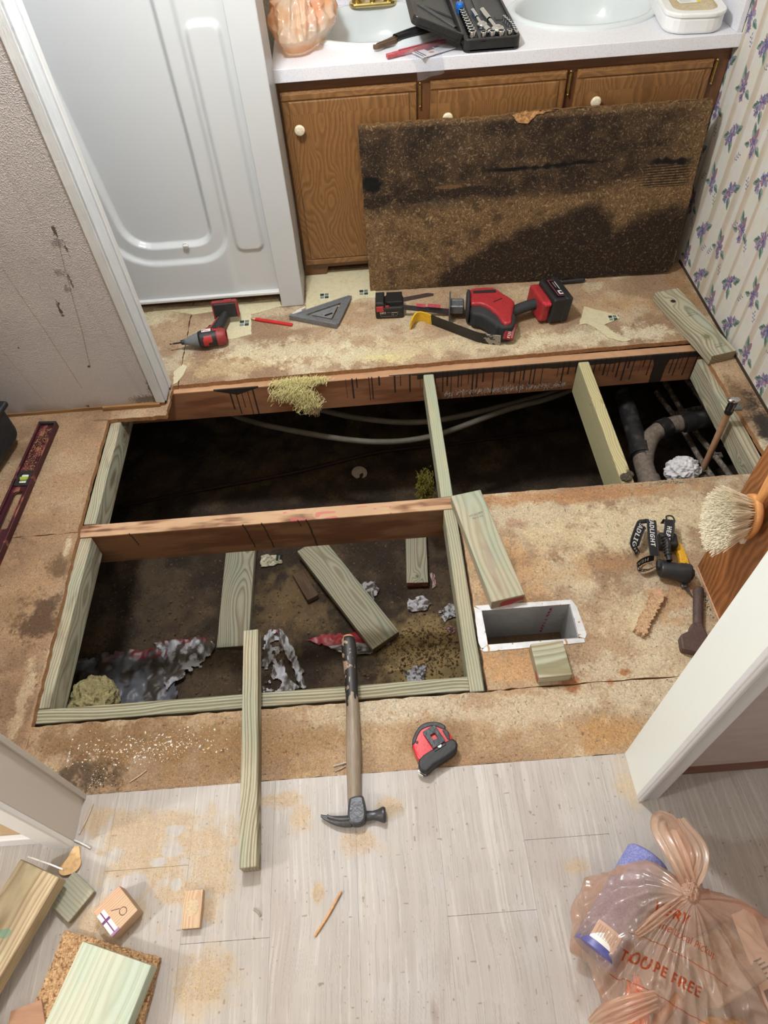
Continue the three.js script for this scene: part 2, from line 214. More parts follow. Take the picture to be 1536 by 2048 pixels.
const plankT = tex(2048, 768, (u, v) => {
  const x = lerp(VX0, VX1, u), z = lerp(VZ0, VZ1, v), k = Math.floor((x + .3) / .1815), off = k * 13.7;
  const wob = (fbm(x * 3 + off, z * 4, 2, 53) - .5) * .03, gr = noise((x + wob) * 700, z * 16 + off, 54), gr2 = noise((x + wob) * 260, z * 7 + off, 55), broad = fbm((x + wob) * 40, z * 3 + off, 3, 56), cl = fbm(x * 7 + off, z * 5, 3, 57);
  let c = mixc([164, 157, 151], [200, 195, 190], broad * .5 + gr * .22 + gr2 * .25); c = mixc(c, [168, 156, 150], .4 * sstep(.55, .75, cl)); c = mixc(c, [186, 182, 186], .35 * sstep(.35, .2, cl));
  if (gr > .74) c = mixc(c, [146, 138, 132], .38); if (gr2 > .82) c = mixc(c, [206, 202, 198], .35);
  for (const [kx, kz] of [[.02, -.03], [.295, -.035], [-.86, .1]]) { const e = Math.hypot((x - kx) / .01, (z - kz) / .03); c = mixc(c, [140, 124, 114], .6 * sstep(1.4, .2, e + gr2 * .5)); }
  const d = dustAt(x, z); if (d > 0) { const s = noise(x * 420, z * 420, 58); c = mixc(c, mixc([172, 142, 104], [206, 178, 136], s), d * (.3 + .4 * s)); }
  if (noise(x * 120, z * 120, 59) > .955) c = mixc(c, [120, 98, 76], .5);
  return c;
});
plankT.wrapS = plankT.wrapT = THREE.MirroredRepeatWrapping;
const plankM = TM(plankT, .5), plankCut = { [-1]: [-.175], 0: [-.6], 1: [.1], 2: [-.188], 3: [-.318], [-2]: [-.32], [-3]: [.12] };
function plankUV(g) { const h = ni(g), p = h.attributes.position, uv = h.attributes.uv; for (let i = 0; i < p.count; i++) uv.setXY(i, (p.getX(i) - VX0) / (VX1 - VX0), (p.getZ(i) - VZ0) / (VZ1 - VZ0)); return h; }
for (let i = 0; i < plankEdges.length - 1; i++) {
  const a = plankEdges[i] + .00012, b = plankEdges[i + 1] - .00012, k = Math.round((plankEdges[i] + .3) / .1815), zs = [-.4835, ...(plankCut[k] || [.2]).filter((z) => z > -.48), 1.25];
  for (let j = 0; j < zs.length - 1; j++) part('plank', plankUV(up([[a, zs[j] + .0003], [b, zs[j] + .0003], [b, zs[j + 1] - .0003], [a, zs[j + 1] - .0003]], .021, -SUB, .0002)), plankM, floor, null, true);
}
struct('hall_underlay', [rb(6.6, .02, 1.75, .001, [-.4, -.03, .39])], M(0x8a7458, .9), floor);
struct('hall_floor', [rb(2.2, .021, 1.74, .0001, [-1.9445, -.0065, .383]), rb(1.3, .021, 1.74, .0001, [1.802, -.0065, .383])], plankM, floor);

// soil of the crawl space
const soilH = (x, z) => -.8 + (fbm(x * 3 + 9, z * 3 + 4, 4, 61) - .5) * .07 + (fbm(x * 22, z * 22, 3, 62) - .5) * .024 + .035 * sstep(.26, .05, Math.hypot(x - .12, (z + 1.15) * 1.1)) * (.6 + .6 * fbm(x * 50, z * 50, 2, 63)) + .02 * sstep(.2, 0, Math.hypot(x + .5, z + 1.62));
const soilT = tex(1024, 640, (u, v) => {
  const x = lerp(-1.7, 1.7, u), z = lerp(-3.1, -.2, v); const n = fbm(x * 9, z * 9, 4, 64), f = noise(x * 230, z * 230, 65);
  let c = mixc([46, 37, 29], [92, 76, 58], sstep(.3, .75, n) * .75 + f * .25); c = mixc(c, [168, 144, 98], .8 * sstep(.28, .1, Math.hypot(x - .12, (z + 1.15) * 1.1) + (fbm(x * 30, z * 30, 3, 66) - .5) * .2)); c = mixc(c, [140, 116, 78], .5 * sstep(.22, .08, Math.hypot(x + .42, z + 1.42) + (fbm(x * 24, z * 24, 3, 67) - .5) * .3));
  const g = (f > .85 ? 1.2 : f < .12 ? .7 : 1); return [c[0] * g, c[1] * g, c[2] * g];
});
struct('ground', grid(260, 220, (u, v) => { const x = lerp(-1.7, 1.7, u), z = lerp(-.2, -3.1, v); return [x, soilH(x, z), z]; }, (u, v) => [u, 1 - v]), TM(soilT, .97), scene, true);
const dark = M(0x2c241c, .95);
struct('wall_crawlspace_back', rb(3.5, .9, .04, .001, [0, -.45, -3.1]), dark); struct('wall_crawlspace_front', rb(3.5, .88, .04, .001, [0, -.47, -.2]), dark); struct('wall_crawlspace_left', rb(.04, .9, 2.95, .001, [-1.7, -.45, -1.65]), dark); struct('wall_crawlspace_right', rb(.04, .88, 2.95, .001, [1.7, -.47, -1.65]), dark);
struct('floor_behind_vanity', rb(3.6, .03, .62, .001, [0, -.02, -2.86]), floorM);

// walls
const grayT = tex(768, 1408, (u, v) => {
  const x = lerp(-1.45, -.735, u), y = lerp(-.02, 1.3, v); let c = mixc([168, 164, 164], [186, 182, 182], fbm(x * 5, y * 5, 3, 71)); const s = noise(x * 420, y * 420, 72);
  if (s > .8) c = mixc(c, [196, 190, 188], .5);
  for (const [x0, y0, x1, y1, w, a, col] of [[-.835, .66, -.925, .185, .0012, .55, [112, 98, 86]], [-1.03, .56, -.985, .1, .001, .5, [120, 104, 92]], [-1.19, .4, -1.13, .03, .001, .35, [120, 106, 94]], [-.9, .9, -.8, .05, .006, .14, [150, 140, 130]]]) { const t = (y - y0) / (y1 - y0); if (t > 0 && t < 1) { const d = Math.abs(x - lerp(x0, x1, t) - .004 * (noise(y * 9, 1, 73) - .5)); c = mixc(c, col, a * sstep(w * 1.6, w * .6, d)); } }
  for (const [mx, my, rx, ry, a] of [[-.84, .655, .006, .018, .75], [-.845, .62, .018, .014, .35], [-.86, .5, .004, .026, .6], [-.83, .6, .003, .02, .6], [-.925, .43, .003, .004, .95], [-.93, .19, .0035, .004, .95], [-.93, .41, .004, .028, .8], [-1.115, .285, .004, .004, .8], [-.88, .53, .016, .012, .3], [-.88, .475, .01, .012, .35], [-1.0, .02, .006, .006, .9], [-.79, .03, .05, .02, .6], [-.76, .06, .012, .05, .5]]) { const e = Math.hypot((x - mx) / rx, (y - my) / ry); if (e < 1.6) c = mixc(c, [52, 46, 44], a * sstep(1.2, .5, e + (noise(x * 260, y * 160, 74) - .5) * 1.1)); }
  c = mixc(c, [128, 110, 90], .5 * sstep(.05, 0, y + (noise(x * 30, 2, 75) - .5) * .03)); return c;
});
grayT.wrapS = grayT.wrapT = THREE.ClampToEdgeWrapping;
const pebble = rep(gtex(512, 512, (u, v) => { const p = Math.abs(u * 2 - 1), q = Math.abs(v * 2 - 1); return sstep(.45, .8, noise(p * 88, q * 88, 76)) * .7 + .3 * noise(p * 170, q * 170, 77); }), 715 / 340, 1320 / 340);
const pW = sgroup('wall_partition');
{ const g = ni(rb(.715, 2.2, .1, .001, [-1.0925, 1.08 + .012, -1.84])), p = g.attributes.position, uv = g.attributes.uv; for (let i = 0; i < p.count; i++) uv.setXY(i, (p.getX(i) + 1.45) / .715, (p.getY(i) + .02) / 1.32);
  struct('wallboard', g, TM(grayT, .52, { bumpMap: pebble, bumpScale: .0011 }), pW, true); }
struct('bottom_plate', [X(ez(jag([[-1.45, 0], [-.735, 0], [-.735, .014], [-1.45, .012]], .05, .004, 78), .1), [0, .0, -1.888]), rb(.2, .016, .012, .002, [-.85, .008, -1.785])], TM(rep(tex(128, 64, (u, v) => mixc([104, 74, 44], [168, 126, 78], noise(u * 6, v * 60, 79))), 2, 8), .9), pW);
const whiteM = M(0xd9dbdb, .42, { bump: .0003, plain: true }), paintM = M(0xdde2de, .38, { bump: .0002, plain: true });
struct('corner_trim', [rb(.008, 2.2, .062, .002, [-.731, 1.115, -1.823]), rb(.03, 2.2, .006, .002, [-.747, 1.115, -1.787])], TM(rep(tex(128, 512, (u, v) => { const n = fbm(u * 30, v * 60, 3, 80); return mixc([206, 212, 216], [232, 236, 238], n); }), 1, 1), .5, { bumpMap: reliefT, bumpScale: .0006 }), pW, true);
struct('corner_trim', [rb(.008, 2.2, .028, .002, [-.728, 1.112, -1.875])], whiteM, pW);
struct('wall_left', rb(.1, 2.3, 1.5, .001, [-1.95, 1.15, -1.2]), M(0xa8a29f, .6)); struct('wall_left', rb(.1, 2.3, 1.4, .001, [-1.55, 1.15, -2.6]), M(0xb8b4b0, .6)); struct('wall_back', rb(4, 2.3, .1, .001, [-.2, 1.15, -3.12]), M(0xcfc9bd, .7)); struct('ceiling', rb(7, .1, 5.2, .001, [-.8, 2.35, -.9]), M(0xdedad2, .8));
// floral wallpaper, a flat print
const paperT = ctex(1536, 1536, (c, W) => {
  const r = rng(81), S = W / .62; c.fillStyle = '#d2d3d0'; c.fillRect(0, 0, W, W);
  for (let i = 0; i < 2600; i++) { const x = r() * W, y = r() * W; c.fillStyle = `rgba(${190 + r() * 40},${186 + r() * 36},${174 + r() * 30},.10)`; c.beginPath(); c.ellipse(x, y, 10 + r() * 30, 20 + r() * 80, r() * .3, 0, 7); c.fill(); }
  for (let k = 0; k < 7; k++) { const x = (k + .1 + r() * .5) * W / 7, w = 30 + r() * 90; for (let j = 0; j < 300; j++) { c.fillStyle = `rgba(${172 + r() * 20},${162 + r() * 16},${144 + r() * 16},.05)`; c.fillRect(x + (r() - .2) * 16, r() * W - 100, w * (.3 + r() * .7), 60 + r() * 240); } c.fillStyle = 'rgba(220,219,214,.4)'; for (let j = 0; j < 14; j++) c.fillRect(x + w + (r() - .5) * 3, r() * W, 5, 260); }
  const pet = (x, y, a, l, w, col) => { c.save(); c.translate(x, y); c.rotate(a); c.fillStyle = col; c.beginPath(); c.moveTo(0, 0); c.quadraticCurveTo(w, -l * .5, 0, -l); c.quadraticCurveTo(-w, -l * .5, 0, 0); c.fill(); c.restore(); };
  const flower = (x, y, s, a) => { for (let k = 0; k < 11; k++) { const t = a + k * .6 + r() * .4; pet(x + (r() - .5) * s * .3, y + (r() - .5) * s * .3, t, s * (.5 + r() * .45), s * .5, ['#8d86a6', '#a08090', '#7d86a8', '#ab989c', '#6a6c94'][k % 5]); } for (let k = 0; k < 10; k++) pet(x, y, r() * 6.3, s * (.5 + r() * .5), s * .13, ['#59608f', '#8d5a72', '#c9b7c4', '#4f5687'][k % 4]); c.strokeStyle = 'rgba(74,70,120,.6)'; c.lineWidth = 3; for (let k = 0; k < 5; k++) { c.beginPath(); c.arc(x + (r() - .5) * s * .5, y + (r() - .5) * s * .5, s * (.1 + r() * .16), r() * 6, r() * 6 + 3); c.stroke(); } };
  const leaf = (x, y, a, s) => { s *= 1.2; pet(x, y, a, s, s * .42, '#788f86'); pet(x, y, a + .1, s * .85, s * .2, '#4b645f'); pet(x, y, a - .5, s * .6, s * .3, '#869a90'); pet(x, y, a + .55, s * .55, s * .16, '#5d7872'); };
  const sprig = (x, y, a, s) => { c.strokeStyle = '#7c8b86'; c.lineWidth = 2; c.beginPath(); c.moveTo(x, y); c.lineTo(x + Math.sin(a) * s, y - Math.cos(a) * s); c.stroke(); for (let k = 0; k < 6; k++) { const t = .35 + k * .13; pet(x + Math.sin(a) * s * t, y - Math.cos(a) * s * t, a + (k % 2 ? .9 : -.9), s * .26, s * .09, k % 3 ? '#636d98' : '#8d6a80'); } };
  const G = (x, y, k) => { for (const dx of [-W, 0, W]) for (const dy of [-W, 0, W]) { const X0 = x + dx, Y0 = y + dy; if (X0 < -260 || X0 > W + 260 || Y0 < -260 || Y0 > W + 260) continue; k === 0 ? (leaf(X0 - 40, Y0 + 20, -2.2, 90), leaf(X0 + 50, Y0 - 30, .8, 100), leaf(X0 + 10, Y0 + 50, 2.7, 90), flower(X0, Y0, 82, .3), flower(X0 - 44, Y0 + 78, 56, 1), flower(X0 + 40, Y0 - 66, 40, 2)) : k === 1 ? (leaf(X0 - 20, Y0 - 40, -.5, 95), leaf(X0 + 56, Y0 + 10, 1.9, 84), leaf(X0 - 50, Y0 + 30, -1.9, 70), flower(X0, Y0, 80, .9), flower(X0 + 20, Y0 + 76, 50, .2), pet(X0, Y0 - 20, .1, 104, 48, '#8f6f80')) : sprig(X0, Y0, k === 2 ? .5 : -.6, 120); } };
  for (const [x, y, k] of [[180, 200, 0], [560, 120, 1], [900, 260, 0], [1290, 140, 1], [120, 640, 1], [470, 560, 0], [860, 700, 1], [1220, 580, 0], [240, 1040, 0], [620, 1000, 1], [1000, 1120, 0], [1400, 980, 1], [110, 1400, 1], [480, 1380, 0], [820, 1440, 1], [1240, 1380, 0], [350, 380, 2], [740, 460, 3], [1090, 400, 2], [1460, 380, 3], [300, 820, 3], [690, 800, 2], [1060, 840, 3], [1420, 760, 2], [440, 1200, 2], [810, 1220, 3], [1190, 1200, 2], [40, 1180, 3], [320, 1240, 2]]) G(x, y, k);
});
paperT.repeat.set(1 / .6, 1 / .6);
const wr = sgroup('wall_right');
struct('wallpaper', rb(.06, 2.3, 2.66, .001, [1.2935, 1.15, -1.81]), TM(paperT, .7), wr); struct('sheathing', rb(.06, 2.3, 2.66, .001, [1.354, 1.15, -1.81]), M(0xb0a898, .8), wr);
struct('baseboard_right', jag([[0, 0], [1, 0]], 1, 0, 1) && [rb(.004, .012, 1.3, .001, [1.262, .004, -1.75])], M(0x3a3024, .9));
// doorway: jambs, casings, hall walls
const orangeM = TM(rep(tex(256, 256, (u, v) => mixc([206, 176, 132], [222, 196, 156], fbm(u * 6, v * 30, 3, 84))), 1), .6);
const jl = sgroup('trim_1'); struct('jamb', rb(.02, 2.1, .1, .002, [-.752, 1.05, -.434]), M(0xcdc7c0, .5, { plain: true }), jl); struct('casing', rb(.05, 2.1, .014, .004, [-.767, 1.052, -.379]), M(0xf0f1f4, .4, { plain: true }), jl); struct('jamb_stop', rb(.006, 2.1, .012, .001, [-.739, 1.05, -.479]), M(0xc0bab0, .6, { plain: true }), jl);  // white trim: shade painted into jamb and stop colours, light into the casing
const jr = sgroup('trim_2'); struct('jamb', rb(.02, 2.1, .096, .002, [.517, 1.052, -.437]), paintM, jr); struct('casing', [rb(.046, 2.1, .012, .003, [.529, 1.052, -.386]), rb(.012, 2.1, .016, .004, [.514, 1.052, -.384])], M(0xc4c4c6, .45, { plain: true }), jr);  // white trim: casing colour grayed for its shade, jamb colour kept lit
struct('trim_3', rb(1.36, .1, .12, .003, [-.12, 2.15, -.433]), paintM);
struct('wall_front', [rb(2.2, 2.3, .075, .001, [-1.867, 1.15, -.436])], orangeM); struct('wall_front', [rb(1.8, 2.3, .06, .001, [1.43, 1.15, -.457])], TM(rep(tex(256, 256, (u, v) => { const n = fbm(u * 20, v * 50, 3, 85); return mixc([164, 152, 148], [182, 170, 166], n); }), 1), .7)); struct('wall_front', rb(1.4, .2, .075, .001, [-.12, 2.26, -.436]), orangeM);
struct('baseboard_left', rb(2.1, .048, .013, .004, [-1.84, .028, -.392]), M(0xeef0f6, .4, { plain: true }));
{ const prof = smooth([[0, 0], [.014, 0], [.014, .02], [.010, .034], [.012, .044], [.005, .056], [0, .058]], 3), g = ez(prof, 1.6, 0, .0005); const o = struct('baseboard_right', X(g, [.562, .004, -.427], [0, PI / 2, 0]), TM(rep(tex(256, 64, (u, v) => mixc([84, 48, 34], [126, 80, 58], fbm(u * 4, v * 40, 3, 86))), 1, 8), .45)); struct('cut_end', X(ez(prof, .002, 0), [.5605, .004, -.427], [0, PI / 2, 0]), M(0xd8cfae, .8), o); }
struct('wall_hall', [rb(7, 2.3, .1, .001, [-.8, 1.15, 1.3])], M(0xcfcac4, .7)); struct('wall_hall', rb(.1, 2.3, 1.9, .001, [-3.7, 1.15, .4]), M(0xcfcac4, .7)); struct('wall_hall', rb(.1, 2.3, 1.9, .001, [2.5, 1.15, .4]), M(0xcfcac4, .7));
// lamps
function ceilingLamp(spec, lab, r) {
  const t = thing('ceiling_lamp', lab, 'lamp', spec.at);
  part('glass_dome', X(new THREE.SphereGeometry(r, 32, 16, 0, 2 * PI, PI / 2, PI / 2), [0, .05, 0], [0, 0, 0], [1, .6, 1]), M(0xffffff, .5, { emissive: spec.color, emissiveIntensity: 3, plain: true }), t);
  part('base_plate', cyl(r * 1.06, r * 1.06, .03, [0, .065, 0]), M(0xd8d2c4, .4), t);
  const l = new THREE.PointLight(spec.color, spec.power, 0, 2); l.position.set(spec.at[0], spec.at[1] - r * .6 - .03, spec.at[2]); l.castShadow = true; l.shadow.radius = 4; l.shadow.mapSize.set(2048, 2048); scene.add(l);
}
ceilingLamp(BATH_LAMP, 'round glass dome lamp on the bathroom ceiling', .13);
ceilingLamp(HALL_LAMP, 'round glass dome lamp at the end of the hall', .1);
ceilingLamp(HALL_FILL_LAMP_2, 'added fill lamp on the ceiling behind the doorway, out of view', .13);
// ------------------------------------------------------------------ joists
const J = -.018;
lumber('joist', 'weathered brown floor joist across the middle of the hole, dividing it in two', 'joist', [-.932, J - .07, -1.271], [1.2, J - .07, -1.271], .14, .046, 101, { ...OLD, early: [150, 112, 82], late: [110, 78, 56] }, [.01, .3], { roll: 90, dirt: .5, round: .002, paint: (c, x, y, z) => { if (z < -.066) { c = mixc(c, [202, 170, 136], .8 * sstep(.25, .55, fbm(x * 9, y * 60, 3, 5))); const s = noise(x * 40, y * 90, 7); if (x > .62 && x < .95 && s > .72) c = mixc(c, [196, 92, 98], .6); } for (const [px, w, l] of [[.155, .0035, .06], [.498, .004, .12], [.555, .004, .13], [.69, .0045, .14], [.665, .003, .03]]) if (y > .02 && Math.abs(x - px - (z + .07) * .12 - .003 * noise(z * 60, 1, 9)) < w * .5 && z + .07 < l) c = mixc(c, [34, 24, 18], .85); return c; } });
lumber('joist', 'old reddish rim joist under the far floor edge, streaked with black drips', 'joist', [-.95, J - .066, -1.884], [1.2, J - .066, -1.89], .132, .04, 102, { ...OLD, early: [158, 112, 78], late: [112, 74, 50] }, [.02, .4], { roll: 90, dirt: .35, round: .002, paint: (c, x, y, z) => {
  const d = z + .066; // depth below the top
  if (d < .004) c = mixc(c, [196, 158, 122], .75);
  if (y > .015) { const band = (x > 1.1 ? .02 : 0) + .008 * noise(x * 30, 2, 3); if (d < band && x > 1.0) c = mixc(c, [30, 24, 20], .85);
    const k = Math.floor(x / .019), jx = (k + .5) * .019 + (hash(k, 1, 4) - .5) * .012, on = x > .42 && x < .52 || (x > .83 && hash(k, 2, 4) > .22), len = .03 + .085 * hash(k, 3, 4) + (x > 1.2 ? .02 : 0) + (x < .55 ? .06 : 0);
    if (on && d < len && Math.abs(x - jx) < .0012 + .0016 * hash(k, 5, 4)) c = mixc(c, [24, 18, 16], .9);
    if (x > .37 && x < .53 && d < .03 - Math.abs(x - .45) * .32) c = mixc(c, [22, 18, 16], .92);
    const bx = x - 1.985; if (Math.abs(bx) < .022 + .5 * Math.pow(clamp(.06 - d, 0, 1), 1.2)) c = mixc(c, [26, 22, 20], .88); }
  return c; } });
const jopt = { group: 'new greenish lumber framing the hole', round: .004 };
lumber('joist', 'new greenish board on edge along the left side of the near opening', 'joist', [-.9075, J - .0445, -.711], [-.9075, J - .0445, -1.246], .089, .037, 111, PT, [.09, .01], { ...jopt, roll: 90, dirt: .5 });
lumber('joist', 'new greenish board on edge from the gray partition to the middle joist', 'joist', [-.9075, J - .0445, -1.297], [-.9075, J - .0445, -1.862], .089, .037, 112, PT, [.1, -.01], { ...jopt, roll: 90, dirt: .6, knots: [[.42, 0, .009]] });
lumber('joist', 'new greenish board on edge along the near side of the hole, beside the floorboards', 'joist', [-.926, J - .0445, -.691], [.177, J - .0445, -.691], .089, .038, 113, { ...PT, late: [104, 92, 64], ring: .0082 }, [.1, -.035], { ...jopt, roll: 90 });
lumber('joist', 'new greenish board on edge along the right side of the near opening, by the duct', 'joist', [.1945, J - .0445, -.667], [.1945, J - .0445, -1.247], .089, .037, 114, { ...PT, ring: .007, late: [140, 130, 98] }, [.1, -.02], { ...jopt, roll: 90 });
lumber('joist', 'narrow pale new joist crossing the far opening, nearest the yellow insulation', 'joist', [.1925, J - .0445, -1.295], [.1925, J - .0445, -1.862], .089, .037, 115, { ...PT, late: [160, 148, 104], tintAmt: .8 }, [.06, -.03], { ...jopt, roll: 90, knots: [[.33, -.03, .008]] });
lumber('joist', 'yellowish new joist with dark knots crossing the far opening beside the drain pipes', 'joist', [.749, J - .07, -1.295], [.749, J - .07, -1.864], .14, .038, 116, { ...PT, early: [196, 186, 142], late: [152, 138, 98], tintAmt: .2 }, [.03, -.09], { ...jopt, roll: 90, knots: [[.04, -.062, .018], [.36, -.06, .01]], paint: (c, x, y, z) => Math.abs(z) < .062 ? mixc(c, [150, 150, 122], .5) : c });
lumber('joist', 'new greenish board on edge at the wallpapered wall, behind the pipe with the chrome valve', 'joist', [1.163, J - .0445, -1.29], [1.163, J - .0445, -1.83], .089, .037, 117, PT, [.05, .04], { ...jopt, roll: 90, dirt: .3, knots: [[.1, .01, .007]] });
// ------------------------------------------------------------------ loose boards and scraps
const stampT = label(.06, .03, (c, W, H) => { c.clearRect(0, 0, W, H); c.fillStyle = 'rgba(60,74,84,.75)'; c.font = `${H * .36}px sans-serif`; c.fillText('HT (226)', W * .1, H * .38); c.fillText('No 2 KD', W * .2, H * .82); c.fillRect(W * .68, H * .1, W * .26, H * .05); c.fillRect(W * .72, H * .24, W * .2, H * .05); }, 256), stampM = new THREE.MeshStandardMaterial({ map: stampT, transparent: true, roughness: .8 });
const stamped = (m, x, z, a) => part('grade_stamp', quad(.05, .025, [x, .0194, z], [-PI / 2, 0, a]), stampM, m, 'faint printed grade stamp', true);
const stampBoard = lumber('board', 'greenish board with a grade stamp lying from the joist to the metal duct', 'board', [.2425, .019, -1.261], [.3055, .019, -.893], .092, .038, 121, { ...PT, ring: .011, late: [150, 142, 116], tintAmt: .9 }, [.05, .004], { endred: .8, paint: (c, x, y, z, e) => { if (!e && y > .015) c = mixc(c, [146, 120, 110], .4 * sstep(.016, .006, Math.abs(z - .004 - .05 * (x - .16)) + .006 * noise(x * 60, z * 60, 3)) * sstep(.17, .21, x) * sstep(.37, .33, x)); return c; } });
stamped(stampBoard, .092, -.004, PI / 2 + .1);
const wallBoard = lumber('board', 'greenish board with a dark knothole leaning over the hole by the wallpapered wall', 'board', [1.126, .0195, -2.166], [1.205, .0195, -1.785], .096, .038, 122, { ...PT, ring: .009 }, [.06, -.01], { knots: [[.07, .012, .008], [.29, .008, .014]], knotc: [104, 128, 108], paint: (c, x, y, z) => y > .01 && Math.hypot(x - .07, (z - .012)) < .009 ? [22, 18, 15] : c });
stamped(wallBoard, .16, -.012, -PI / 2); stamped(wallBoard, .345, -.01, -PI / 2);
lumber('board', 'square greenish block of lumber beside the metal duct', 'offcut', [.339, .019, -.713], [.422, .019, -.716], .092, .038, 123, { ...PT, ring: .012, late: [126, 116, 84] }, [.06, .02], { endred: .7 });
lumber('board', 'long striped stick of new lumber lying across the floor edge, one end over the hole', 'board', [-.342, .0275, -.297], [-.37, .028, -.853], .038, .045, 124, { ...PT, late: [112, 98, 70], ring: .0068 }, [-.012, .1], { endc: [170, 150, 120] });
lumber('board', 'wide greenish board lying on the soil beneath the middle joist', 'board', [-.632, -.785, -1.235], [-.628, -.765, -1.78], .125, .038, 125, PT, [.08, .03], {});
lumber('board', 'greenish board lying diagonally on the soil, one end on a clod', 'board', [-.035, -.755, -1.195], [-.328, -.735, -1.66], .125, .038, 126, { ...PT, ring: .008 }, [.05, .01], {});
lumber('board', 'short greenish board lying on the soil near the right side of the near opening', 'board', [.108, -.77, -1.45], [.124, -.76, -1.70], .088, .038, 127, PT, [.05, .01], { endred: .6, knots: [[.03, 0, .007]] });
lumber('board', 'rough dark stick half buried in the soil beside the diagonal board', 'board', [-.32, -.785, -1.43], [-.385, -.785, -1.56], .05, .03, 128, { ...OLD, early: [104, 84, 62], late: [76, 58, 42] }, [.04, .01], { dirt: .9 });
lumber('board', 'weathered brownish board on the vinyl floor, nearest corner, with a green stain', 'board', [-.772, .056, -.322], [-.925, .056, .02], .1, .038, 129, { ...PT, early: [196, 178, 146], late: [146, 124, 96], ring: .005, tintAmt: .4 }, [.09, .02], { dirt: .25, paint: (c, x, y, z) => Math.hypot(x - .12, z + .01) < .011 * (.6 + .8 * noise(x * 90, z * 90, 4)) && y > .01 ? mixc(c, [96, 150, 130], .6) : c });
lumber('offcut', 'pale mint green thick offcut lying on the square of particleboard', 'offcut', [-.5885, .040, -.163], [-.6505, .040, .02], .152, .038, 130, { ...PT, early: [200, 204, 186], late: [178, 180, 156], ring: .011 }, [.045, -.03], { round: .002 });
lumber('offcut', 'reddish wood cube with pencil marks and a torn paper label on the vinyl floor', 'offcut', [-.6335, .0225, -.2155], [-.5885, .0225, -.2605], .068, .037, 131, BLOND, [.05, .06], { round: .002, paint: (c, x, y, z, e) => { if (y > .015 && x < .018 && z > -.02 && z < .03) { c = [232, 226, 226]; if (Math.abs(z) < .003 || Math.abs(x - .009) < .0012) c = [110, 60, 110]; } if (y > .015 && z > .028 && x < .02) c = mixc(c, [150, 110, 160], .8); if (y > .015 && (Math.abs(z + .004 - (x - .03) * .7) < .0009 && x > .026 && x < .04 || Math.hypot(x - .042, z - .012) < .008 && Math.hypot(x - .042, z - .012) > .0065)) c = mixc(c, [60, 44, 36], .8); return c; } });
{ const o = thing('offcut', 'small light wood block with a round glue-stained notch, alone on the vinyl floor', 'offcut', [-.459, .004, -.234]); const m = lumberMesh(.07, .038, .018, 132, BLOND, [.03, .02], { round: .0015 }); m.position.set(0, .009, .035); m.rotation.y = PI / 2; m.name = 'block'; o.add(m); part('glue_blob', X(new THREE.SphereGeometry(.015, 20, 12), [0, .0175, -.002], [0, 0, 0], [.95, .12, 1.1]), M(0xcbb698, .5, { bump: .002 }), o, 'hardened glue patch'); }
{ const g = up(jag([[-.717, -.214], [-.516, -.154], [-.545, .03], [-.78, .03]], .006, .004, 133), .017, .004, 0), m = TM(rep(tex(512, 512, (u, v) => { const n = noise(u * 90, v * 50, 91), k = noise(u * 44, v * 120, 92); let c = mixc([142, 104, 70], [220, 186, 142], n * .6 + k * .4); if (noise(u * 60, v * 60, 93) > .8) c = mixc(c, [92, 62, 40], .6); return c; }), 5), .95, { bumpMap: chipRelief, bumpScale: .004 }); single('particleboard_offcut', 'rough square of particleboard under the pale mint offcut', 'offcut', g, m); }
{ const m = lumberMesh(.068, .07, .016, 134, { ...PT, early: [166, 164, 146], late: [140, 138, 122] }, [.2, .3], {}); m.position.set(-.75, .012, -.29); m.rotation.y = R(-38); m.position.set(-.746, .012, -.295); m.name = numbered('offcut'); scene.add(m); tag(m, 'thin gray square scrap tucked against the weathered brownish board', 'offcut'); }
single('particleboard_strip', 'jagged strip of torn particleboard, pink-stained, near the black hammer', 'offcut', up(jag([[.612, -.787], [.634, -.768], [.722, -.878], [.716, -.904], [.70, -.9]], .004, .009, 135), .017, .0005), TM(rep(tex(256, 256, (u, v) => { const c = mixc([150, 116, 84], [222, 192, 154], noise(u * 60, v * 40, 94) * .6 + .4 * noise(u * 25, v * 90, 95)); return noise(u * 9, v * 9, 97) > .68 ? mixc(c, [214, 160, 140], .35) : c; }), 8), .95, { bumpMap: chipRelief, bumpScale: .003 }));
single('board', 'tan thin board in the nearest corner beside the particleboard square', 'offcut', up([[-.86, -.055], [-.72, -.075], [-.70, .06], [-.9, .08]], .012, .006, .001), TM(rep(tex(128, 128, (u, v) => mixc([212, 172, 112], [232, 196, 142], fbm(u * 5, v * 30, 3, 98))), 3), .7));
single('offcut', 'small pinkish brown wood scrap under the edge of the particleboard square', 'offcut', up([[-.775, -.105], [-.72, -.12], [-.70, -.075], [-.775, -.085]].map(([x, z]) => [x - .015, z + .02]), .02, .0055, .001), TM(rep(tex(128, 128, (u, v) => mixc([150, 112, 88], [178, 138, 112], fbm(u * 5, v * 30, 3, 99))), 6), .8));
single('paper_scrap', 'curved tan scrap of torn board near the left door jamb', 'scrap', up(smooth([[-.738, -.372], [-.729, -.374], [-.722, -.358], [-.716, -.336], [-.726, -.322], [-.752, -.318], [-.762, -.33], [-.748, -.35]], 5), .003, .008, 0), M(0xdcb888, .8));
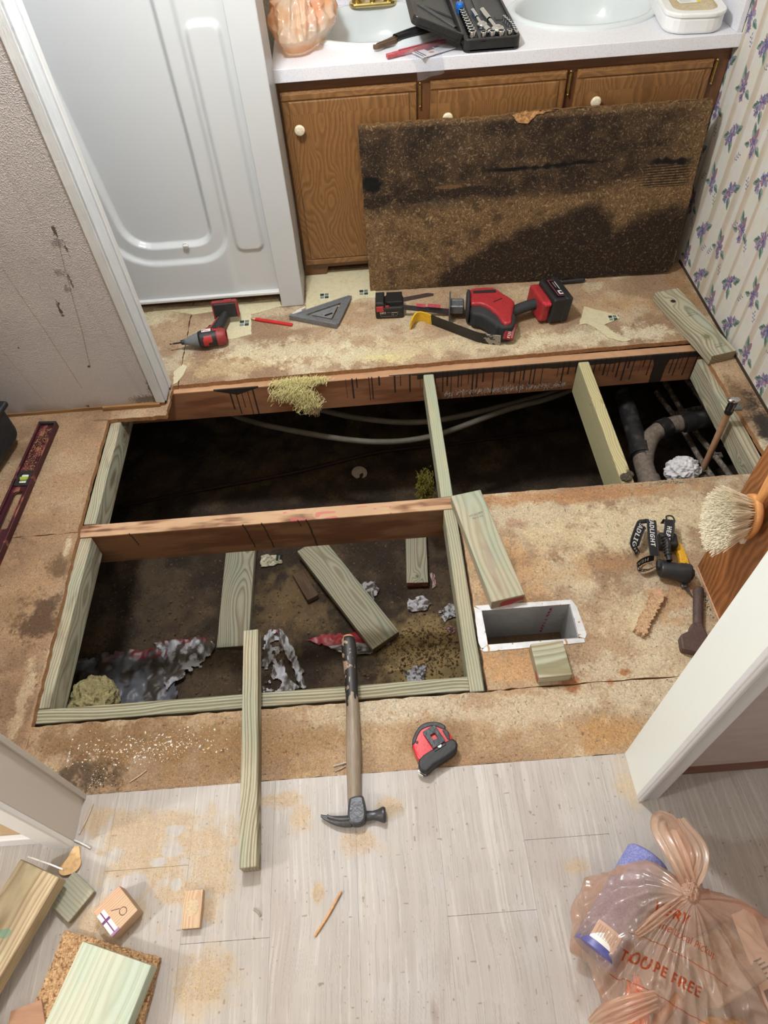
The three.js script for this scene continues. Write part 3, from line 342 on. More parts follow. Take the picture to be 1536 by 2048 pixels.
// slivers
[['thin pale wood sliver alone on the middle of the vinyl floor', [-.153, .0075, -.247], [-.208, .0062, -.171], .0028, 0xd8a878], ['white plastic strip lying at the foot of the left door jamb', [-.742, .0065, -.387], [-.702, .0065, -.368], .002, 0xe4e2e4], ['thin gray strip leaning along the left door jamb edge', [-.734, .0065, -.40], [-.716, .0065, -.462], .0018, 0xc8bcae], ['short gray splinter on the vinyl left of the wood sliver', [-.335, .006, -.228], [-.32, .006, -.214], .002, 0xa89c90], ['thin gray splinter on the floor edge beside the hammer handle', [-.166, .003, -.506], [-.135, .003, -.512], .0022, 0xbab2a8], ['second gray splinter lying behind the hammer handle at the floor edge', [-.162, .003, -.494], [-.138, .003, -.503], .0016, 0xb2a89e], ['thin pale splinter near the sawdust edge by the left jamb', [-.64, .0025, -.506], [-.605, .0025, -.53], .0015, 0xcdb598], ['white curved strip lying across the end of the weathered brownish board', [-.80, .078, -.345], [-.72, .078, -.315], .0018, 0xe8e8ec], ['short white strip poking out behind the weathered brownish board', [-.835, .007, -.345], [-.826, .012, -.328], .002, 0xe6e6ea]].forEach(([lab, a, b, r, col], i) => single('sliver', lab, 'splinter', X(tube([a, [(a[0] + b[0]) / 2 + .002, (a[1] + b[1]) / 2 + .0004, (a[2] + b[2]) / 2], b], r, 10, 6), [0, 0, 0]), M(col, .7)));
// ------------------------------------------------------------------ shower panel
{
  const t = thing('shower_wall', 'white molded fiberglass shower panel with recessed and raised fields', 'shower panel');
  const main = fillet([[-.868, .262], [-.553, .262], [-.545, .6], [-.545, 1.9], [-1.02, 1.9], [-.93, .95]], [.11, .07, .02, .02, .02, .3], 8), col = [[-.475, .23], [-.368, .228], [-.366, .953], [-.472, .953]];
  const sd = (P, x, y, r) => { let d = 1e9, s = 1; for (let i = 0, j = P.length - 1; i < P.length; j = i++) { const [ax, ay] = P[i], [bx, by] = P[j], ex = bx - ax, ey = by - ay, wx = x - ax, wy = y - ay, k = clamp((wx * ex + wy * ey) / (ex * ex + ey * ey)); d = Math.min(d, (wx - ex * k) ** 2 + (wy - ey * k) ** 2); const c1 = y >= ay, c2 = y < by, c3 = ex * wy > ey * wx; if (c1 && c2 && c3 || !c1 && !c2 && !c3) s = -s; } return s * Math.sqrt(d) - r; };
  const inset = (P, r) => { const cx = P.reduce((a, q) => a + q[0], 0) / P.length, cy = P.reduce((a, q) => a + q[1], 0) / P.length; return P.map(([x, y]) => [x + Math.sign(cx - x) * r, y + Math.sign(cy - y) * r]); };
  const colIn = fillet(col, .035, 6), mainIn = main;
  const g = grid(210, 400, (u, v) => { const x = lerp(-1.16, -.338, u), y = lerp(.058, 1.75, Math.pow(v, 1.15)); const dm = sd(mainIn, x, y, .0), dc = sd(colIn, x, y, .0); let z = -.008 * sstep(.066, .046, dm) - .02 * sstep(.006, -.012, dm) + .010 * sstep(.004, -.014, dc); z += .006 * sstep(-.49, -.52, x) * sstep(.05, .07, dm); return [x, y, -2.34 + z]; });
  part('panel', g, M(0xc4c8ca, .3, { plain: true }), t);
  part('lower_flange', rb(.83, .012, .03, .003, [-.75, .054, -2.335]), M(0xd4d6d6, .4, { plain: true }), t);
  part('side_post', ez([[-.343, .0], [-.256, .002], [-.25, .3], [-.25, 1.8], [-.343, 1.8]], .21, -2.512, .004), M(0xc2c6c8, .35, { plain: true }), t, 'white square post at the vanity side');
  part('drain_clip', [cyl(.011, .011, .006, [-.655, .27, -2.338], [PI / 2, 0, 0]), X(new THREE.SphereGeometry(.009, 16, 10), [-.655, .27, -2.336], [0, 0, 0], [1.3, .7, .5])], M(0xe8eaf0, .2), t);
}
single('sill_board', 'dark brown wood sill beneath the white shower panel', 'sill', [rb(.83, .028, .03, .002, [-.755, .014, -2.395]), rb(.83, .012, .02, .002, [-.755, .045, -2.41])], TM(rep(tex(256, 64, (u, v) => mixc([66, 46, 28], [128, 92, 52], noise(u * 7, v * 40, 141) * .7 + .3 * noise(u * 40, v * 60, 142))), 2, 12), .85));
// ------------------------------------------------------------------ vanity
const oakT = rep(tex(1024, 1024, (u, v) => { // grain runs along v
  const X0 = u * 1.0, Y0 = v; const warp = (fbm(X0 * 5, Y0 * 2.2, 3, 151) - .5) * .5; const r = Math.abs(((X0 * 3.2 + warp) % 1) - .5) * 2; const arch = X0 * 34 + warp * 26 + 3 * Math.pow(Math.abs(((X0 * 2.6) % 1) - .5), 2) * Y0 * 6; const f = arch - Math.floor(arch); const pore = noise(u * 520, v * 26, 152); let c = mixc([112, 78, 44], [164, 122, 76], f < .72 ? f * .9 : (1 - f) * 2.2); c = mixc(c, [92, 60, 32], .5 * sstep(.62, .9, pore)); c = mixc(c, [140, 98, 56], .3 * fbm(u * 8, v * 4, 3, 153)); return c; }), 1.6);
const oakM = TM(oakT, .42, { bumpMap: oakT, bumpScale: .0003 }), oakH = TM((() => { const t = rep(oakT, 1.6); t.rotation = PI / 2; return t; })(), .42), frameT = rep(tex(512, 512, (u, v) => { const n = noise(u * 14, v * 120, 154), m = fbm(u * 4, v * 30, 3, 155); return mixc([84, 54, 32], [126, 84, 50], n * .4 + m * .6); }), 1.5), frameM = TM(frameT, .45);
const frameV = TM((() => { const t = rep(frameT, 1.5); t.rotation = PI / 2; return t; })(), .45);
{
  const v = thing('vanity_cabinet', 'oak bathroom vanity with three doors behind the leaning moldy board', 'cabinet', [0, 0, 0]);
  part('carcass', [rb(.016, .72, .53, .002, [-.241, .368, -2.775]), rb(.016, .72, .53, .002, [1.252, .368, -2.775]), rb(1.5, .016, .53, .002, [.505, .07, -2.775])], frameM, v);
  part('frame_rail', rb(1.5, .044, .018, .002, [.506, .7055, -2.512]), frameM, v); part('frame_rail', rb(1.5, .03, .018, .002, [.506, .052, -2.512]), frameM, v);
  for (const [a, b] of [[-.252, -.215], [.2, .272], [.7, .765], [1.195, 1.262]]) part('frame_stile', rb(b - a, .69, .018, .002, [(a + b) / 2, .375, -2.513]), frameV, v);
  part('toe_kick', [rb(1.42, .05, .012, .002, [.55, .025, -2.56]), ez([[-.252, 0], [-.165, 0], [-.15, .045], [-.165, .06], [-.252, .06]], .05, -2.555, .003)], frameM, v);
  [[-.242, .214, -.19, .582], [.26, .718, .318, .584], [.752, 1.206, .823, .598]].forEach(([a, b, kx, ky], i) => {
    const y0 = .06, y1 = .692, w = b - a, h = y1 - y0, cx = (a + b) / 2, cy = (y0 + y1) / 2;
    const d = part('door', [ez([[a, y0], [b, y0], [b, y1], [a, y1]], .014, -2.503, .004)], oakM, v);
    // raised field with a moulded edge
    part('door_panel', [ez([[a + .024, y0 + .024], [b - .024, y0 + .024], [b - .024, y1 - .026], [a + .024, y1 - .026]], .007, -2.491, .005)], oakM, d);
    part('door_edge', ez([[a, y1 - .024], [b, y1 - .024], [b - .006, y1 - .003], [a + .006, y1 - .003]], .007, -2.4915, .0034), oakH, d); part('door_edge', ez([[a, y0], [b, y0], [b, y0 + .022], [a, y0 + .022]], .007, -2.4915, .0034), oakH, d);
    part('knob', X(lathe([[0, 0], [.007, 0], [.006, .008], [.008, .012], [.0175, .016], [.018, .02], [.015, .024], [.012, .0235], [.010, .025], [0, .0255]], 32), [kx, ky, -2.4845], [PI / 2, 0, 0]), M(0xe8dfc6, .3), d, 'cream ceramic knob');
    part('hinge', [cyl(.0035, .0035, .062, [b + .012, .652, -2.494]), rb(.009, .05, .003, .001, [b + .012, .652, -2.4985]), X(new THREE.SphereGeometry(.005, 12, 8), [b + .012, .688, -2.494]), X(new THREE.SphereGeometry(.004, 12, 8), [b + .012, .617, -2.494])], M(0xb89a58, .3, { metalness: .85 }), d, 'brass barrel hinge');
  });
}
const speckT = rep(tex(512, 512, (u, v) => { const s = noise(u * 170, v * 170, 161), q = noise(u * 120, v * 120, 162); let c = [226, 228, 234]; if (s > .84) c = [186, 186, 200]; if (q > .9) c = [206, 196, 210]; return c; }), 5);
{
  const t = thing('countertop', 'white speckled laminate countertop with two oval sink openings', 'countertop', [0, 0, 0]);
  part('worktop', up([[-.255, -2.468], [1.2625, -2.468], [1.2625, -3.06], [-.255, -3.06]], .04, .729, .002, [ell(.236, .19, .10, -2.80), ell(.236, .19, .826, -2.80)]), TM(speckT, .35), t);
  part('side_splash', rb(.018, .1, .58, .002, [1.252, .819, -2.765]), TM(speckT, .35), t); part('back_splash', rb(1.5, .1, .018, .002, [.5, .819, -3.05]), TM(speckT, .35), t);
}
const porc = M(0xd2dadd, .12, { plain: true });
function sink(name, x, lab) {
  const t = thing(name, lab, 'sink', [x, .769, -2.80]);
  part('basin', X(lathe([[.288, .0], [.287, .006], [.278, .0125], [.262, .012], [.252, .004], [.244, -.012], [.225, -.06], [.19, -.105], [.12, -.132], [.03, -.14], [0, -.141]], 72), [0, 0, 0], [0, 0, 0], [.92, 1, .74]), porc, t);
  part('drain', X(lathe([[.024, 0], [.022, .004], [.014, .002], [0, .001]], 24), [0, -.142, 0]), M(0xb9a468, .3, { metalness: .8 }), t, 'brass drain');
}
sink('sink', .10, 'white oval basin set into the counter beside the orange plastic bag'); sink('sink', .826, 'white oval basin set into the counter between socket case and lidded tub');
{
  const t = thing('faucet', 'brass bathroom faucet behind the basin next to the plastic bag', 'faucet', [.10, .776, -2.99]), br = M(0xc9b77c, .16, { metalness: .9, plain: true });
  part('base_plate', up(rrect(.175, .055, .024), .016, 0, .006), br, t); part('spout', [tube([[0, .01, -.006], [0, .06, 0], [0, .085, .03], [0, .08, .085], [0, .066, .1]], .011, 30, 12)], br, t);
  for (const s of [-1, 1]) part('handle', [lathe([[.0, .0], [.019, 0], [.017, .03], [.021, .04], [.019, .058], [.008, .064], [0, .064]], 24, [s * .058, .012, 0])], br, t);
}
// tools and clutter on the counter
{
  const t = thing('socket_case', 'open black plastic socket case on the counter between the basins', 'tool case', [.456, .7695, -2.476]), bl = M(0x232527, .42, { bump: .0006 }), inM = M(0x3d4043, .5, { bump: .0006 });
  part('tray', [up([...rrect(.181, .44, .02, 0, -.22)], .012, 0, .003), up(rrect(.181, .44, .02, 0, -.22), .036, .002, .003, [rrect(.169, .428, .016, 0, -.22)])], bl, t);
  part('insert', [up(rrect(.17, .428, .016, 0, -.22), .018, .01, .002), up(rrect(.026, .4, .006, -.028, -.2), .006, .0275, .002), up([[-.012, -.06], [.008, -.06], [.008, -.4], [-.012, -.4]], .006, .0275, .002), rb(.03, .006, .03, .002, [.055, .029, -.20]), rb(.03, .004, .05, .002, [.03, .029, -.05])], inM, t);
  const lid = part('lid', [X(merge([up(rrect(.172, .44, .018, -.088, -.22), .008, 0, .002), up(rrect(.172, .44, .018, -.088, -.22), .024, .002, .003, [rrect(.158, .426, .014, -.088, -.22)])]), [-.096, .026, 0], [0, 0, R(-22)])], bl, t);
  part('lid_liner', X(merge([up(rrect(.15, .41, .012, -.088, -.22), .004, .0075, .0015), ez([[-.145, .011], [-.13, .018], [-.02, .018], [-.012, .012]], .016, -.2, .002), X(rb(.15, .007, .02, .003), [-.075, .014, -.14], [0, R(-38), 0]), X(rb(.05, .004, .14, .002), [-.135, .012, -.33])]), [-.096, .026, 0], [0, 0, R(-22)]), inM, lid);
  part('hinge', [cyl(.004, .004, .41, [-.094, .026, -.22], [PI / 2, 0, 0]), rb(.01, .004, .41, .001, [-.088, .03, -.22])], bl, t);
  const chrome = M(0xdfe3e6, .1, { metalness: 1, plain: true }), hollow = M(0x15161a, .6, { plain: true });
  const sock = (x, z, r, h, lab, ry = 0) => { const s = thing('socket', lab, 'socket', [.456 + x, .7985, -2.476 + z], ry, 'chrome sockets in the open socket case'); part('barrel', lathe([[r * .72, h], [r * .95, h], [r, h * .94], [r, h * .45], [r * .9, h * .35], [r * .9, 0], [0, 0]], 24), chrome, s); part('opening', [lathe([[r * .74, h], [r * .66, h * .98], [r * .62, h * .4], [0, h * .4]], 6)], hollow, s); };
  const ord = ['nearest', 'second', 'third', 'fourth', 'fifth', 'sixth', 'seventh', 'eighth', 'ninth'];
  for (let i = 0; i < 9; i++) sock(-.062 - .0006 * i, -.022 - i * .0275, .0125 - i * .00045, .026 - i * .0004, i ? `${ord[i]} chrome socket from the front in the long row beside the case hinge` : 'largest chrome socket at the front corner beside the case hinge');
  [[-.026, .0095, 'small chrome socket in the front row, first from the hinge'], [.002, .0105, 'chrome socket in the middle of the front row'], [.03, .0115, 'largest chrome socket of the front row, under the ratchet'], [.057, .0085, 'narrow dark-mouthed chrome socket at the far end of the front row']].forEach(([x, r, l]) => sock(x, -.02, r, .022, l));
  for (let i = 0; i < 8; i++) sock(.077 - .0035 * Math.max(0, i - 3), -.026 - i * .019, .0068 - i * .0003, .02, `${ord[i]} tiny chrome socket from the front in the short row along the case edge`);
  const ratchet = (lab, x, z, L, ry, s) => { const q = thing('ratchet', lab, 'ratchet', [.456 + x, .811, -2.476 + z], ry); part('head', [X(lathe([[0, -.008], [.017, -.008], [.02, -.004], [.02, .005], [.016, .009], [.006, .01], [0, .01]], 28), [0, 0, 0], [0, 0, 0], s), X(lathe([[.011, .009], [.009, .013], [0, .013]], 6), [0, 0, 0], [0, 0, 0], s)], chrome, q); part('handle', [tube([[0, 0, -.012], [0, 0, -L * .5], [0, 0, -L]], .0065 * s, 16, 12), tube([[0, 0, -L * .5], [0, 0, -L * .98]], .0088 * s, 8, 12)], chrome, q); };
  ratchet('large chrome ratchet lying across the middle of the open socket case', .024, -.052, .2, R(6), 1.05); ratchet('smaller chrome ratchet lying beside the long socket row in the case', -.018, -.105, .15, R(4), .85);
  const ext = thing('extension_bar', 'short chrome spark-plug socket lying between the two ratchets', 'socket', [.456 - .006, .811, -2.476 - .05], R(10)); part('barrel', X(lathe([[.008, 0], [.011, .0], [.011, .04], [.008, .043], [0, .043]], 20), [0, 0, .02], [-PI / 2, 0, 0]), chrome, ext); part('ring', X(lathe([[.0112, .004], [.0118, .004], [.0118, .01], [.0112, .01]], 20), [0, 0, .02], [-PI / 2, 0, 0]), hollow, ext);
  const cap = thing('adapter', 'bright blue capped adapter at the rear of the long socket row', 'adapter', [.456 - .068, .7985, -2.476 - .285]); part('cap', lathe([[0, .03], [.011, .03], [.0135, .026], [.0135, .012], [.01, .01], [.01, 0]], 18), M(0x1f6fd0, .4), cap); part('tip', lathe([[0, .04], [.004, .04], [.004, .03]], 12), chrome, cap);
}
{
  const t = thing('tin_snips', 'rusty brown snips with black handles under the open case lid', 'snips', [.09, .777, -2.558], R(22)), steel = M(0x6b5546, .45, { metalness: .5, bump: .0006 });
  part('jaw', up(smooth([[-.012, .006], [.0, .012], [.03, .004], [.075, -.004], [.09, -.018], [.07, -.026], [.03, -.014], [.008, -.002], [-.01, -.004]], 4), .012, 0, .002), steel, t); part('jaw', up(smooth([[.0, -.002], [.05, -.022], [.085, -.034], [.09, -.022], [.045, -.008]], 4), .01, .004, .002), steel, t);
  part('handle', [tube([[.08, .012, -.012], [.13, .012, -.02], [.2, .014, -.018], [.26, .014, -.03]], .009, 20, 10)], M(0x1d1d1f, .5), t); part('handle', [tube([[.08, .01, -.03], [.13, .01, -.045], [.2, .012, -.056], [.25, .012, -.07]], .009, 20, 10)], M(0x1d1d1f, .5), t);
}
{
  const t = thing('utility_tool', 'long pinkish red plastic-handled tool sticking out under the case lid', 'tool', [.135, .779, -2.485], R(24));
  part('handle', rb(.2, .014, .017, .005, [.1, 0, 0]), M(0xb2545e, .45), t); part('tip', rb(.02, .012, .015, .002, [-.008, 0, 0]), M(0xc05a66, .4), t); part('ridge', rb(.15, .004, .005, .0015, [.1, .008, 0]), M(0x983f4a, .5), t);
}
{
  const t = thing('blister_pack', 'clear blister pack with a white card hanging over the counter edge', 'package', [.245, .7725, -2.50], R(30));
  const cardT = label(.13, .07, (c, W, H) => { c.fillStyle = '#e6e2e2'; c.fillRect(0, 0, W, H); c.fillStyle = '#151518'; c.fillRect(W * .05, H * .15, W * .03, H * .75); c.fillRect(W * .12, H * .15, W * .035, H * .75); c.fillStyle = '#6d3a4c'; c.fillRect(W * .35, H * .12, W * .22, H * .35); c.fillStyle = '#1c1c22'; c.fillRect(W * .6, H * .1, W * .14, H * .3); c.fillStyle = '#c79a7c'; c.beginPath(); c.ellipse(W * .38, H * .7, W * .07, H * .12, 0, 0, 7); c.fill(); c.fillStyle = '#9a9aa4'; for (let i = 0; i < 5; i++) c.fillRect(W * .52, H * (.55 + i * .07), W * .4, H * .02); }, 256);
  part('card', [quad(.13, .07, [.03, .003, 0], [-PI / 2, 0, 0]), rb(.13, .002, .07, .0005, [.03, .0015, 0])], TM(cardT, .5), t, null, true);
  part('blister', [grid(20, 14, (u, v) => [lerp(-.07, .1, u), .004 + .014 * Math.pow(Math.sin(PI * u) * Math.sin(PI * v), .5) + .003 * noise(u * 9, v * 9, 3), lerp(.045, -.045, v)]), grid(8, 8, (u, v) => [lerp(-.075, .03, u) , .002 - .05 * v * v, lerp(.045, .062, v) + .004 * Math.sin(u * 9)])], new THREE.MeshPhysicalMaterial({ color: 0xf4f6fa, roughness: .08, transmission: .94, thickness: 0 }), t);
}
{
  const t = thing('lidded_tub', 'white plastic tub with a labelled tan lid at the counter end', 'tub', [1.128, .7695, -2.645], R(-6.8)), w = M(0xe6e8ea, .3, { plain: true });
  part('tub', [up(rrect(.188, .33, .06), .05, 0, .012, [], 4)], w, t); part('rim', up(rrect(.194, .336, .062), .014, .045, .004, [rrect(.148, .286, .045)]), M(0xe8ebec, .25, { plain: true }), t, 'clear frosted rim');
  part('lid', up(rrect(.15, .288, .045), .006, .049, .002), M(0xcbbd9c, .3), t, 'tan lid');
  const lt = label(.075, .2, (c, W, H) => { c.fillStyle = '#eef0ee'; c.fillRect(0, 0, W, H); c.fillStyle = '#e6d04a'; c.fillRect(W * .84, 0, W * .16, H); c.fillStyle = '#8d93a0'; for (let i = 0; i < 46; i++) c.fillRect(W * .08, H * (.03 + i * .02), W * (.5 + .2 * ((i * 7) % 3) / 2), H * .006); }, 512);
  part('label', [quad(.07, .18, [-.012, .0556, -.035], [-PI / 2, 0, R(6)])], TM(lt, .5), t, 'white printed label with a yellow edge', true);
}
// ------------------------------------------------------------------ rotten board leaning on the vanity
{
  const W = 1.19, H = .604, moldT = tex(1536, 784, (u, v) => {
    const x = u * W, y = v * H, q = 1 - v; const wx = (fbm(u * 14, v * 9, 4, 171) - .5), wy = (fbm(u * 9 + 7, v * 12, 4, 172) - .5), U = u + wx * .05, Q = q + wy * .09;
    // chips: short strokes at random angles, two sizes
    const ang = Math.floor(noise(x * 55, y * 55, 173) * 9) * .7, cs = Math.cos(ang), sn = Math.sin(ang), fl = noise((x * cs + y * sn) * 100, (-x * sn + y * cs) * 330, 174), fl2 = noise(x * 260, y * 260, 175), n3 = fbm(u * 26, v * 14, 3, 176), big = noise((x * sn + y * cs) * 90, (x * cs - y * sn) * 280, 177);
    let c = mixc([96, 74, 50], [222, 184, 130], clamp(fl * .6 + big * .3 + fl2 * .2 - .08)); c = mixc(c, [118, 88, 62], .35 * n3);
    let d = 0; const D = (a) => { d = Math.max(d, a); }, mot = .74 + .9 * (n3 - .42);
    D(.9 * sstep(.54, .42, Q + .05 * U) * sstep(1.02, .78, U + .1 * (Q - .3)) * mot); D(.8 * sstep(.05, .1, Q) * sstep(.24, .17, Q) * sstep(.72, .55, U) * mot); D(.85 * sstep(.15, .18, Q) * sstep(.25, .22, Q) * sstep(.55, .64, U) * sstep(.94, .88, U)); D(.92 * sstep(.37, .39, Q) * sstep(.47, .43, Q) * sstep(.66, .4, U)); D(.62 * sstep(.33, .36, Q) * sstep(.47, .44, Q) * sstep(.4, .5, U) * sstep(.9, .8, U));
    const edge = U < .42 ? .98 - (U - .2) * 1.35 : U < .72 ? .68 - (U - .42) * .55 : U < .78 ? .515 + (U - .72) * 2.8 : U < .9 ? .683 - (U - .78) * .95 : .57; D(.92 * sstep(-.05, .06, Q - edge + .05 * (n3 - .5)) * sstep(.14, .24, U)); D(.8 * sstep(.88, .93, Q) * sstep(.2, .34, U)); D(.45 * sstep(.45, .8, n3) * sstep(.8, .35, U));
    d *= 1 - .8 * sstep(.045, .02, q); d *= 1 - .85 * sstep(.16, .06, Math.hypot((U - .84) * .9, (Q - .48))); d *= 1 - .6 * sstep(.2, .04, Math.hypot(U - .06, (Q - .75) * .6));
    c = mixc(c, mixc([40, 32, 27], [74, 58, 44], fl * .6 + fl2 * .4), clamp(d)); if (fl > .72 && big > .5) c = mixc(c, [222, 190, 146], .62 * (1 - .45 * d));
    const line = Math.abs(q - (.305 - .03 * u + (wy) * .02)); if (u > .33 && u < .76) c = mixc(c, [14, 13, 13], .9 * sstep(.022, .003, line + .018 * (noise(u * 60, v * 40, 182) - .3)) * sstep(.33, .42, u) * sstep(.76, .68, u)); if (u > .84) c = mixc(c, [20, 20, 21], .88 * sstep(.026, .008, Math.abs(q - .31 + .02 * (noise(u * 30, 1, 183) - .5)) + .02 * (noise(u * 90, v * 50, 184) - .4)) * sstep(.84, .88, u) * sstep(.99, .95, u)); if (u > .81 && q > .33 && q < .45) c = mixc(c, [34, 29, 25], .75 * sstep(.1, .5, Math.sin(q * 420 + u * 14 + wy * 5) + .9 * (noise(u * 70, v * 60, 185) - .5)) * sstep(.81, .87, u) * sstep(1, .95, u)); c = mixc(c, [18, 18, 18], .88 * sstep(.055, .03, Math.hypot((u - .025) * 1.5, q - .33) + .05 * (fbm(u * 60, v * 40, 3, 186) - .5)));
    if (Math.hypot((u - .24) / .035, (q - .455) / .03) < 1 + wx) c = mixc(c, [120, 112, 92], .5 * fl); if (Math.hypot((u - .26) / .04, (q - .37) / .012) < 1 + wx) c = mixc(c, [150, 112, 76], .7);
    return c;
  });
  const t = thing('moldy_board', 'large sheet of rotten particleboard with black mold, leaning on the oak doors', 'particleboard sheet', [.010, .001, -2.362]);
  t.rotation.set(R(-7), R(-2.2) + R(-.0), R(.4), 'YXZ');
  const outline = jag([[0, 0], [W - .012, .004], [W, .03], [W + .004, .575], [W - .006, .604], [.6, .606], [.5, .6], [.47, .598], [0, .6]], .014, .005, 178), g = ni(ez(outline, .016, -.016, 0)), p = g.attributes.position, n = g.attributes.normal, uv = g.attributes.uv, f = [], e = [];
  for (let i = 0; i < p.count; i++) uv.setXY(i, p.getX(i) / W, p.getY(i) / H);
  for (let i = 0; i < p.count; i += 3) { (Math.abs(n.getZ(i)) > .6 ? f : e).push(i, i + 1, i + 2); }
  for (const i of e) uv.setXY(i, p.getX(i) + p.getY(i), p.getZ(i) * 2);
  g.setIndex([...f, ...e]); g.addGroup(0, f.length, 0); g.addGroup(f.length, e.length, 1); const mt = TM(moldT, .95, { bumpMap: moldT, bumpScale: .003 }); const m = new THREE.Mesh(g, [mt, TM(rep(tex(256, 64, (u, v) => mixc([112, 80, 48], [186, 144, 88], noise(u * 140, v * 30, 179))), 3, 1), .95)]); m.name = 'sheet'; t.add(m);
  part('broken_edge', [X(ez(jag([[.52, .598], [.54, .575], [.575, .57], [.6, .596], [.66, .604], [.56, .608]], .008, .006, 180), .004, .0005, 0))], TM(rep(tex(64, 64, (u, v) => mixc([120, 80, 46], [206, 160, 106], noise(u * 30, v * 30, 181))), 8), .95), t, 'splintered edge');
}
// ------------------------------------------------------------------ duct opening
{
  const t = thing('floor_duct', 'rectangular sheet metal duct opening with a battered flange in the subfloor', 'duct'), galv = TM(rep(tex(256, 256, (u, v) => { const n = fbm(u * 7, v * 7, 4, 191), s = noise(u * 40, v * 40, 192); return mixc([150, 152, 154], [186, 188, 190], n * .7 + s * .3); }), 4), .5, { metalness: .15 }), fl = TM(rep(tex(256, 256, (u, v) => { const n = fbm(u * 12, v * 12, 4, 193); let c = mixc([196, 198, 202], [232, 234, 238], n); if (noise(u * 22, v * 22, 194) > .9) c = [176, 132, 84]; return c; }), 5), .45, { metalness: .25 });
  const a = .236, b = .471, c0 = -.884, c1 = -.783;
  part('duct_wall', rb(b - a, .16, .002, .0005, [(a + b) / 2, -.08, c0]), galv, t); part('duct_wall', rb(b - a, .16, .002, .0005, [(a + b) / 2, -.08, c1]), galv, t); part('duct_wall', rb(.002, .16, c1 - c0, .0005, [a, -.08, (c0 + c1) / 2]), galv, t); part('duct_wall', rb(.002, .16, c1 - c0, .0005, [b, -.08, (c0 + c1) / 2]), galv, t);
  part('duct_floor', rb(b - a, .003, c1 - c0, .0005, [(a + b) / 2, -.159, (c0 + c1) / 2]), M(0x6b5844, .9), t);
  const tab = (pts, s) => part('flange', up(jag(pts, .02, .0012, s), .0014, .0008, .0004), fl, t);
  tab([[.22, -.899], [.478, -.895], [.474, -.882], [.235, -.883]], 1); tab([[.479, -.894], [.488, -.872], [.494, -.79], [.487, -.779], [.472, -.786], [.472, -.88]], 2); tab([[.485, -.779], [.484, -.768], [.225, -.764], [.215, -.772], [.236, -.783], [.472, -.781]], 3); tab([[.217, -.896], [.236, -.884], [.237, -.783], [.22, -.768], [.214, -.79]], 4);
  const redT = label(.03, .15, (c, W, H) => { c.clearRect(0, 0, W, H); c.fillStyle = '#a8aaac'; c.fillRect(0, 0, W, H); c.save(); c.translate(W * .78, H * .02); c.rotate(PI / 2); c.fillStyle = '#b02846'; c.font = `bold ${W * 1.0}px sans-serif`; c.fillText('DEC 1 7996', 0, 0, H * .96); c.restore(); }, 512);
  part('stamp', X(new THREE.PlaneGeometry(.036, .142), [.405, -.078, c0 + .0016], [0, 0, R(-5)]), TM(redT, .5, { metalness: .4 }), t, 'red stamped lettering', true);
}
